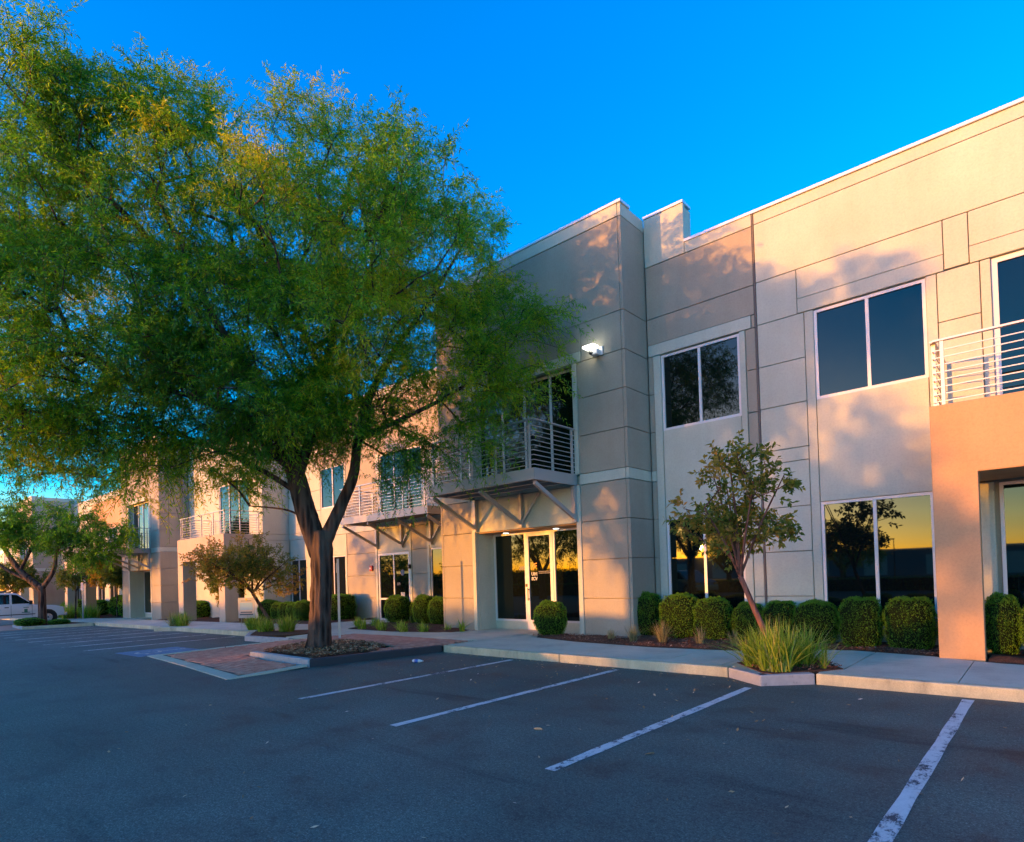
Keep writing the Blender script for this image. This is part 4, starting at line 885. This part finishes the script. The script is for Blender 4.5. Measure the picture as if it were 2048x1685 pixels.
# ------------------------------------------------------------------ clipped shrubs
def shrub_meshes(seed, boxy=3.2, n=8000, ll=.026):
    rng = np.random.default_rng(seed)
    def srf(u, k=1.):
        e = np.abs(u)**boxy; s = (e.sum(1))**(-1/boxy); p = u*s[:,None]
        bmp = 1+.035*np.sin(p[:,0]*7+seed)+.03*np.sin(p[:,2]*9+p[:,1]*6+seed*2)+.02*np.sin(p[:,0]*17+p[:,1]*13)
        q = p*bmp[:,None]*k; q[:,2] = (q[:,2]+1)*.5; q[:,:2] *= .5*(1-.10*np.clip(.35-q[:,2], 0, 1))[:,None]; return q
    u = norm(rng.normal(0,1,(n,3))); u[:,2] = np.where(u[:,2] < -.75, -u[:,2], u[:,2]); k = rng.uniform(.93, 1.035, n)**1; P_ = srf(u, 1.)
    c = np.array([0,0,.5]); nrm = norm(P_-c); P_ = c+(P_-c)*k[:,None]
    t = norm(nrm*.55+rng.normal(0,.6,(n,3))+np.array([0,0,.25])); l = rng.uniform(.7,1.3,n)*ll; wv = norm(np.cross(t, rng.normal(0,1,(n,3))))*(l*.30)[:,None]
    V = np.stack([P_-t*(l*.3)[:,None], P_+wv+t*(l*.2)[:,None], P_+t*l[:,None], P_-wv+t*(l*.2)[:,None]], 1).reshape(-1,3)
    patch = .5+.3*np.sin(P_[:,0]*8+seed*3)*np.sin(P_[:,1]*7)+.2*np.sin(P_[:,2]*11)
    tint = np.clip(rng.uniform(.15,.6,n)+patch*.28+(rng.random(n) > .975)*.4, 0, 1)
    leaves = fast_mesh('foliage', V, 4, HEDGE, tint)
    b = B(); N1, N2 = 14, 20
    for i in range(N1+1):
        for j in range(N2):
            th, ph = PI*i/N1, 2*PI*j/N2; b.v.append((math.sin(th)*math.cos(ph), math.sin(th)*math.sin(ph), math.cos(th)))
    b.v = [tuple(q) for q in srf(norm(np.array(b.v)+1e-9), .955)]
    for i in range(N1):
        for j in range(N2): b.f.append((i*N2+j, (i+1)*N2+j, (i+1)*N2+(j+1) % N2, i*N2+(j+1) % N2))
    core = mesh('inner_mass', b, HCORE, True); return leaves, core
SH = [shrub_meshes(i+1, bx_) for i, bx_ in enumerate((3.4, 3.0, 2.5, 4.2))]
SHL = [shrub_meshes(9, 2.4, 2600, .06)]
GRP = 'clipped shrubs along the office wall'
def shrub(x, y, w, dpt, h, v, label, z=None, coarse=False, group=GRP):
    t = thing('clipped_shrub', label, 'shrub', (x, y, (gz(x)+.13) if z is None else z), random.uniform(-.15,.15), group); t.scale = (w*.93, dpt*.93, h)
    a, c = (SHL if coarse else SH)[v % (1 if coarse else len(SH))]
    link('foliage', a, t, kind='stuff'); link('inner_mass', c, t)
    return t
shrub(-7.02,12.62,.74,.8,1.02,2,'tall round clipped shrub tucked against the taupe corner, first in the row')
shrub(-6.18,12.60,.86,.8,.98,0,'clipped shrub below the window with the sun glare, second from the taupe corner')
shrub(-5.42,12.58,.74,.75,.90,0,'clipped shrub third from the taupe corner, below the right pane of the sun-glare window')
shrub(-4.72,12.70,.70,.75,.80,2,'low clipped shrub just left of the leaning tree, partly behind grass')
shrub(-4.10,12.75,.66,.72,.82,3,'clipped shrub directly behind the leaning tree trunk')
shrub(-3.42,12.66,.80,.78,.84,1,'clipped shrub just right of the leaning tree, above the big grass clump')
shrub(-2.62,12.55,.70,.72,.90,3,'square clipped shrub under the left pane of the right ground window')
shrub(-1.86,12.55,.78,.74,.90,3,'square clipped shrub under the right pane of the right ground window')
shrub(-1.18,12.62,.62,.7,.84,2,'clipped shrub half hidden behind the tan porch column')
shrub(-.60,12.25,.55,.7,.98,2,'dark clipped shrub close behind the tan porch column, on its right')
shrub(.02,12.02,.82,.9,.98,2,'yellow-green round shrub at the right edge under the porch')
shrub(-9.22,11.75,.86,.72,.86,2,'loose rounded shrub in front of the glass entrance', group='shrubs')
for i, (x, y, w, h, v, lb) in enumerate([(-17.35,13.4,1.15,.98,2,'round clipped shrub in front of the glazed double door'),(-16.5,13.5,.42,.72,3,'narrow square-topped shrub between two rounded ones by the double door'),(-15.85,13.35,.95,.98,2,'round clipped shrub right of the narrow one, left of the tall block'),(-14.75,13.05,.85,.92,2,'clipped shrub nearest the left side of the tall block'),
     (-21.9,13.9,1.5,1.05,3,'large boxy shrub just right of the big tree trunk'),(-23.3,13.1,.9,.86,1,'rounded hedge shrub just left of the big trunk'),(-24.1,13.1,.75,.80,2,'second hedge shrub left of the big trunk'),(-25.0,13.3,.9,.80,1,'third hedge shrub left of the big trunk'),(-25.9,13.4,.9,.80,2,'fourth hedge shrub left of the big trunk'),(-27.0,13.5,1.25,.9,2,'broad rounded shrub beside the pale porch column'),
     (-29.6,13.6,1.6,.85,2,'low wide shrub under the porch of the recessed wing'),(-34.0,13.2,1.6,.9,2,'rounded shrub between the porch and the second tall block'),
     (-43.6,12.6,1.5,1.3,3,'square-cut hedge block left of the second tall block, nearer one'),(-46.3,13.0,2.0,1.35,3,'square-cut hedge block beside the far porch column'),(-50.5,12.8,1.6,1.1,2,'shrub behind the grey sign post'),(-56,12.6,2.4,1.2,2,'spreading shrub behind the truck bonnet')]):
    shrub(x, y, w, w*.8, h, v, lb, coarse=x < -30)

# ------------------------------------------------------------------ grasses
def grass_mesh(n, h, spread, rng, w=.008, curl=.5, segs=4, base_r=.12):
    ang = rng.uniform(0,2*PI,n); lean = np.abs(rng.normal(0, spread, n)); H_ = h*rng.uniform(.55,1.08,n)
    br = base_r*np.sqrt(rng.random(n)); a0 = rng.uniform(0,2*PI,n)
    root = np.stack([br*np.cos(a0), br*np.sin(a0), np.zeros(n)],1); dv = np.stack([np.cos(ang), np.sin(ang)],1); wd = np.stack([-np.sin(ang+rng.normal(0,.6,n)), np.cos(ang), np.zeros(n)],1)
    V = []; T = []; tn = rng.uniform(0,1,n)
    def pt(s):
        x = lean*s+curl*lean*s*s; z = s-.28*lean*s*s*(1+curl); q = np.zeros((n,3)); q[:,:2] = root[:,:2]+dv*(x*H_)[:,None]; q[:,2] = np.maximum(z*H_, .0); return q
    for k in range(segs):
        s0, s1 = k/segs, (k+1)/segs; p, q = pt(np.full(n,s0)), pt(np.full(n,s1)); w0, w1 = w*(1-s0**2)+.001, w*(1-s1**2)+.0006
        V.append(np.stack([p-wd*w0/2, p+wd*w0/2, q+wd*w1/2, q-wd*w1/2],1).reshape(-1,3)); T.append(tn)
    return np.concatenate(V), np.concatenate(T)
def grass(label, x, y, h, n, m=GRASS, spread=.35, w=.008, base_r=.12, z=None, seed=0, cat='ornamental grass', parts=None, group='grass clumps'):
    rng = np.random.default_rng(seed+int(abs(x)*100)); V, T = grass_mesh(n, h, spread, rng, w, base_r=base_r)
    o = link('grass_clump', fast_mesh('grass_clump', V, 4, m, T)); o.location = (x, y, (gz(x)+.15) if z is None else z); o['label'] = label; o['category'] = cat; o['group'] = group; return o
grass('big bright green grass clump with arching blades at the kerb nose', -3.02, 9.12, .80, 420, spread=.5, w=.019, base_r=.22, seed=1)
grass('grass clump behind and right of the biggest one, around the leaning trunk', -2.84, 9.72, .74, 240, spread=.45, w=.017, base_r=.16, seed=2)
grass('grass clump left of the leaning trunk in the same pocket', -3.42, 9.36, .64, 180, spread=.5, w=.017, base_r=.14, seed=3)
grass('small sparse grass tuft at the right tip of the mulch pocket', -2.52, 9.62, .50, 60, spread=.32, w=.010, base_r=.04, seed=4)
for i, (x, y, h, n, m, sp, lb) in enumerate([(-7.35,11.55,.26,160,STRAW,.22,'short straw-coloured tuft below the taupe corner, leftmost dry one'),(-6.72,11.42,.40,240,STRAW,.25,'straw-coloured tuft right of the taupe corner'),(-6.05,11.45,.50,260,STRAW,.32,'taller half-dry tuft with seed heads before the second shrub'),(-5.25,11.5,.40,90,STRAW,.35,'thin dry tuft with long stray blades before the third shrub'),(-4.62,11.6,.36,90,STRAW,.3,'wispy half-green tuft left of the big grass clump')]):
    grass(lb, x, y, h, n, m, sp, .006, .07, seed=20+i)
for i, (x, y, h, n, lb) in enumerate([(.12,11.55,.32,120,'bright green strappy plant in front of the yellow-green shrub at the right edge'),(-12.2,11.6,.40,40,'dark bent iris-like plant at the right foot of the tall block left column'),(-12.75,11.55,.30,30,'sparse dark plant at the left foot of the tall block left column')]):
    grass(lb, x, y, h, n, GRASS, .5, .022, .08, seed=30+i, cat='plant')
for i in range(9):
    x = -18.2+i*.62; grass('low leafy lily plant, number %s along the bed before the double door' % ('one two three four five six seven eight nine'.split()[i]), x, 12.0-.08*i+(.0 if i % 2 else .3)-(.55 if i > 2 else 0), .36, 70, GRASS, .55, .02, .12, seed=40+i, cat='plant', group='low plants in the bed')
for x, y, h, n, m, lb in [(-20.6,9.75,.62,340,GRASS,'dark green grass clump under the yard sign'),(-19.0,9.35,.55,240,GRASS,'green grass clump right at the leaning trunk beyond the big tree'),(-18.1,9.6,.62,320,GRASS,'green grass clump right of the leaning trunk beyond the big tree'),(-26.9,9.7,.65,300,GRASS,'green grass clump in front of the pale porch, right one'),(-28.0,9.8,.6,260,STRAW,'brown-green grass clump in front of the pale porch, left one'),(-27.4,9.6,.7,260,STRAW,'tawny tall grass clump in front of the pale porch, middle one')]:
    grass(lb, x, y, h, n, m, .5, .018, .22, seed=int(-x*10))
for x, y, s_, lb in [(-39.9,6.95,(1.9,1.2,.42),'low tawny mounded shrub on the island before the truck'),(-38.9,8.0,(1.2,.9,.3),'low grey-green mounded shrub right of the island trunk')]:
    t = thing('mounded_shrub', lb, 'shrub', (x, y, gz(x)+.1)); t.scale = s_
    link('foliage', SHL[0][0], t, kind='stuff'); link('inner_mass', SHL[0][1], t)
for i, (x, y, h) in enumerate([(-46.5,11.2,1.0),(-48.3,10.6,.9),(-49.5,10.8,1.1),(-51.0,10.6,.9),(-53,10.4,1.0),(-55.5,10.4,1.0)]):
    grass('tall green shrubby grass beside the truck, %s from the grey sign post' % ['first','second','third','fourth','fifth','sixth'][i], x, y, h, 260, GRASS, .5, .04, .5, seed=70+i, group='shrubby grass by the truck')

# island by the truck
isl = structure('island_bed', B().prism([(-42.3,6.8),(-38.6,6.5),(-37.4,9.1),(-41.2,9.1)], .02, .14, zf), MULCH)
kerb_run([(-42.5,6.65),(-38.35,6.35)], GREYKERB, isl, 2); kerb_run([(-38.33,6.36),(-37.3,9.15)], KERB, isl, 2)
structure('brick_apron', B().prism([(-46.5,4.9),(-38.4,4.4),(-38.35,6.33),(-42.6,6.63),(-41.6,9.1),(-46.0,9.1)], -.02, .02, zf), BRICK)
ws = thing('wheel_stop', 'pale concrete wheel stop by the kerb behind the island', 'wheel stop', (-43.3,9.0,gz(-43)+.02))
bevel(obj('block', B().box(-.9,.9,-.09,.09,0,.12), CONC, ws), .04); obj('anchor_pin', B().tube([(-.6,0,.12),(-.6,0,.13)], .02, 8), STEEL, ws)

# ------------------------------------------------------------------ signs
def accessible_sign(label, x, y, h, rz, plate=True):
    t = thing('parking_sign', label, 'sign', (x, y, gz(x)+.13), rz)
    obj('post', B().box(-.03,.03,-.03,.03,0,h), GALV, t)
    if not plate: obj('post_cap', B().box(-.034,.034,-.034,.034,h,h+.02), STEEL, t); obj('bracket', B().box(-.02,.02,-.05,-.031,h-.35,h-.1), WHITEV, t); return
    pl_ = obj('plate', B().box(-.155,.155,-.036,-.031,h-.5,h-.04), SIGNBLUE, t)
    b = B().tube([(0.05*math.cos(a)-.01, -.038, h-.27+.05*math.sin(a)) for a in [PI*.6+i*.4 for i in range(11)]], .008, 4).box(-.02,0,-.04,-.037,h-.25,h-.16).box(-.02,.05,-.04,-.037,h-.25,h-.235); obj('wheelchair_symbol', b, WHITEV, pl_)
accessible_sign('slim pale steel post with no plate facing us, just right of the big trunk', -14.09, 8.95, 2.1, -.55, False)
accessible_sign('grey post with blue plate before the far porch column', -45.1, 10.5, 2.3, 0.2)
ys_ = thing('yard_sign', 'small white printed yard sign on wire legs below the leaning young tree', 'sign', (-20.75,9.55,gz(-20.75)+.14), .55)
obj('board', B().box(-.31,.31,-.006,.006,.42,1.12), WHITEV, ys_)
obj('printed_band', B().box(-.24,.24,-.009,-.0065,.70,.95), LBLUE, ys_); obj('printed_lines', B().box(-.25,.25,-.009,-.0065,.52,.57).box(-.22,.22,-.009,-.0065,.60,.64).box(-.2,.2,-.009,-.0065,1.0,1.02), NAVY, ys_); obj('printed_emblem', B().tube([(0,-.0065,1.06),(0,-.009,1.06)], .04, 10), YELLOWV, ys_)
obj('wire_leg', B().tube([(-.2,0,0),(-.2,0,.45)], .005, 5), STEEL, ys_); obj('wire_leg', B().tube([(.2,0,0),(.2,0,.45)], .005, 5), STEEL, ys_)

# ------------------------------------------------------------------ vehicles (nose towards local +x)
def wheel(parent, x, y, r=.38, w=.24):
    s = 1 if y > 0 else -1
    t = obj('wheel', B().tube([(x, y-w/2, r),(x, y-w*.42, r),(x, y+w*.42, r),(x, y+w/2, r)], [r*.93, r, r, r*.93], 28), TYRE, parent)
    obj('rim', B().tube([(x, y+s*w*.5, r),(x, y+s*(w*.5+.012), r)], r*.60, 20), CHROME, t)
    b = B()
    for k in range(5):
        a = 2*PI*k/5+.3; b.bar((x+math.cos(a)*r*.15, y+s*(w*.5+.018), r+math.sin(a)*r*.15), (x+math.cos(a)*r*.5, y+s*(w*.5+.018), r+math.sin(a)*r*.5), .05, .02)
    obj('hub_opening', B().tube([(x, y+s*(w*.5+.013), r),(x, y+s*(w*.5+.016), r)], r*.13, 12), BLACKPL, t); obj('spokes', b, STEEL, t)
def shell(prof, W, tumble=.0, zt=1.0, n=7):
    """car body from a side profile, rounded across its width; sides lean in above zt"""
    b = B(); k = len(prof)
    st = [(-1,.90,.02),(-.97,.97,.0),(-.85,1,0),(.85,1,0),(.97,.97,0),(1,.90,.02)]
    for t, s, dz_ in st:
        for x, z in prof:
            y = t*W/2*(1-tumble*max(0, z-zt)); cx_ = sum(p[0] for p in prof)/k; zz_ = z
            x_ = cx_+(x-cx_)*(.985 if abs(t) == 1 else 1.0); b.v.append((x_, y, zz_-(.02 if abs(t) == 1 and z > zt else 0)))
    m = len(st)
    for i in range(m-1):
        for j in range(k): b.f.append((i*k+j, i*k+(j+1) % k, (i+1)*k+(j+1) % k, (i+1)*k+j))
    b.f.append(tuple(range(k-1,-1,-1))); b.f.append(tuple((m-1)*k+j for j in range(k))); return b
def arch(x, r, n=9, z0=.38): return [(x+r*math.cos(PI*i/(n-1)), z0+r*math.sin(PI*i/(n-1))) for i in range(n)]
def truck():
    t = thing('pickup_truck', 'white work truck with roof lights and green door emblem parked nose to the kerb', 'truck', (-47.3, 7.2, gz(-47.3)), PI*.5)
    W = 1.98
    prof = [(-2.9,.55),(-2.9,1.22),(-.75,1.25)]+[(-.72,1.25),(1.05,1.20),(1.22,1.18),(2.15,1.10),(2.55,.98),(2.62,.72),(2.62,.50),(2.3,.46)]+arch(1.78,.50)+[(1.2,.42),(-1.3,.42)]+arch(-1.85,.50)+[(-2.4,.5)]
    body = bevel(obj('body', shell(prof, W), CARW, t, True), .03, 2)
    cab = [(-1.15,1.20),(-1.05,1.86),(-.9,1.92),(.15,1.92),(.35,1.86),(1.12,1.18)]
    bevel(obj('cab', shell(cab, W*.97, .16, 1.15), CARW, t, True), .03, 2)
    for s in (-1, 1):
        for nm, q in (('side_window', [(.05,1.27),(.95,1.27),(.30,1.80),(.05,1.83)]), ('side_window', [(-.95,1.27),(-.06,1.27),(-.06,1.83),(-.88,1.83)])):
            b = B(); yy = lambda z: s*(W*.97/2*(1-.16*(z-1.15))+.006); b.v = [(x_, yy(z_), z_) for x_, z_ in q]; b.f = [(0,1,2,3) if s < 0 else (3,2,1,0)]; obj(nm, b, CARG, t)
        for xs_ in (0.0, -1.0, 1.0): obj('door_seam', B().box(xs_-.008, xs_+.008, s*W*.5-.004, s*W*.5+.004, .5, 1.2), BLACKPL, t)
        obj('door_handle', B().box(-.3,-.1, s*W*.5-.01, s*W*.5+.03, 1.05,1.10), BLACKPL, t); obj('door_handle', B().box(-1.35,-1.15, s*W*.5-.01, s*W*.5+.03, 1.05,1.10), BLACKPL, t)
        obj('side_moulding', B().box(-1.25,1.15, s*W*.5-.005, s*W*.5+.012, .60,.65), BLACKPL, t)
        obj('mirror', B().box(.85,1.0, s*(W*.5+.02), s*(W*.5+.2), 1.22,1.45), BLACKPL, t)
        for wx in (1.78,-1.85):
            wheel(t, wx, s*.86)
            obj('wheel_arch', B().tube([(wx, s*(W*.5-.24), .40),(wx, s*(W*.5-.06), .40)], .49, 24), BLACKPL, t)
        obj('headlight', B().box(2.45,2.60, s*.62-.18*(s > 0), s*.62+.18*(s < 0)+.0, .80,.95) if 0 else B().box(2.50,2.632, min(s*.60,s*.93), max(s*.60,s*.93), .80,.96), CHROME, t)
    obj('windscreen', B().quad((1.08,-.80,1.25),(1.08,.80,1.25),(.40,.70,1.85),(.40,-.70,1.85)), CARG, t)
    obj('grille', B().box(2.60,2.64,-.55,.55,.68,.95), BLACKPL, t); bevel(obj('bumper', B().box(2.45,2.78,-.95,.95,.44,.64), CHROME, t), .03)
    obj('light_bar', B().box(-.5,-.15,-.55,.55,1.96,2.08), NAVY, t); obj('roof_rack', B().box(-.85,-.8,-.7,.7,1.93,2.0).box(.0,.05,-.7,.7,1.93,2.0).box(-.85,.05,-.7,-.66,1.98,2.02).box(-.85,.05,.66,.7,1.98,2.02), BLACKPL, t)
    # emblem and lettering bars on the doors
    for s in (-1,):
        y_ = s*W*.5-.004
        obj('door_emblem', B().box(.62,.78,y_-.004,y_,.72,.95).box(.50,.9,y_-.004,y_,.72,.76).box(.58,.84,y_-.004,y_,1.02,1.06), MATS['emblem'], t); obj('door_lettering', B().box(-1.0,-.5,y_-.004,y_,.93,.97).box(-1.0,-.6,y_-.004,y_,.84,.87), MATS['emblem'], t)
mat('emblem', (.04,.22,.15), .5)
truck()
def van(label, loc, rz, paint):
    t = thing('parked_van', label, 'van', loc, rz); W = 1.85
    prof = [(-2.3,.5),(-2.32,1.05),(-2.15,1.66),(-1.95,1.72),(.25,1.72),(.6,1.62),(1.35,1.12),(2.05,.98),(2.3,.8),(2.35,.5)]+arch(1.45,.42,9,.34)+[(.9,.30),(-1.0,.30)]+arch(-1.5,.42,9,.34)+[(-2.1,.4)]
    bevel(obj('body', shell(prof, W, .14, 1.0), paint, t, True), .03)
    for s in (-1,1):
        for q in ([(.35,1.12),(1.15,1.12),(.55,1.52),(.35,1.55)],[(-.75,1.12),(.28,1.12),(.28,1.56),(-.75,1.56)],[(-2.0,1.12),(-.85,1.12),(-.85,1.56),(-1.85,1.56)]):
            b = B(); b.v = [(x_, s*(W/2*(1-.14*(z_-1.0))+.008), z_) for x_, z_ in q]; b.f = [(0,1,2,3) if s < 0 else (3,2,1,0)]; obj('side_window', b, CARG, t)
        for wx in (1.45,-1.5): wheel(t, wx, s*.80, .33, .22)
        obj('headlight', B().box(2.2,2.33,min(s*.55,s*.88),max(s*.55,s*.88),.72,.86), CHROME, t); obj('tail_light', B().box(-2.33,-2.25,min(s*.7,s*.9),max(s*.7,s*.9),.95,1.3), RED, t)
    obj('windscreen', B().quad((1.22,-.72,1.20),(1.22,.72,1.20),(.63,.66,1.60),(.63,-.66,1.60)), CARG, t); obj('bumper', B().box(2.25,2.42,-.85,.85,.38,.58), paint, t)
van('silver van parked across the aisle under the mesquites', (-19.0,-13.0,gz(-19)), PI*.15, CARS)
van('second silver van parked further along the far row', (-27.5,-16.0,gz(-27.5)), PI*.42, CARS)

# ------------------------------------------------------------------ across the lot (seen in the window reflections)
STEELBLUE = mat('blue_grey_sheeting', (.16,.22,.28), .7)
wh = thing('warehouse', 'long low blue-grey warehouse closing the far side of the lot', 'building', (-10,-92,0))
obj('wall', B().box(-55,40,-14,0,-.3,3.9), STEELBLUE, wh); obj('roof', B().box(-55.3,40.3,-14.3,.3,3.902,4.15), CAP, wh)
for i in range(10): obj('dock_door', B().box(-50+i*9,-46.5+i*9,.01,.06,-.2,3.0), FRAME, wh)
lp = thing('lamp_post', 'slim dark lamp post in the far parking row', 'lamp post', (-14.5,-62,0))
obj('pole', B().tube([(0,0,-.2),(0,0,4.7)], [.09,.05], 10), BLACKPL, lp); obj('lamp_head', B().box(-.45,.1,-.12,.12,4.7,4.85), BLACKPL, lp)
hd = thing('hedge', 'long clipped hedge at the far side of the drive aisle', 'hedge', (-14,-17.5,-.05))
rngh = np.random.default_rng(3); b = B()
for i in range(60): b.box(-26+i*.9,-25.15+i*.9,-.5,.5,-.2,.75+.08*random.random())
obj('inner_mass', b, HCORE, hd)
hd2 = None
n = 16000; P_ = np.stack([rngh.uniform(-26,28,n), rngh.choice([-.55,.55],n)+rngh.normal(0,.04,n), rngh.uniform(-.1,.85,n)],1); k = rngh.random(n) < .35; P_[k,1] = rngh.uniform(-.55,.55,k.sum()); P_[k,2] = rngh.normal(.83,.04,k.sum())
t_ = norm(rngh.normal(0,1,(n,3)))*.06; w_ = norm(np.cross(t_, rngh.normal(0,1,(n,3))))*.025
link('foliage', fast_mesh('foliage', np.stack([P_-t_,P_+w_,P_+t_,P_-w_],1).reshape(-1,3), 4, HEDGE, rngh.random(n)), hd, kind='stuff')

hd2 = copy_tree(hd); hd2.location = (-52,-25,gz(-52)-.1); hd2.scale = (.85,1.6,3.1); hd2['label'] = 'tall unclipped hedge at the left far side of the lot behind the vans'  # unseen stretched hedge copy, added to hide the bright horizon band in the glass
for sx, sy, sc, lb in ((-51,-9.5,.62,'small mesquite added as a dark reflection, across the aisle opposite the second tall block'),(-60,-14,.7,'small mesquite added as a dark reflection, across the aisle at the far left')):  # unseen trees added to darken what the double door glass mirrors
    src = [o for o in bpy.data.objects if o.get('label') == 'broad mesquite across the drive aisle further left'][0]
    c_ = copy_tree(src); c_.location = (sx, sy, gz(sx)); c_.scale = (sc, sc, sc); c_.rotation_euler = (0,0,sx); c_['label'] = lb
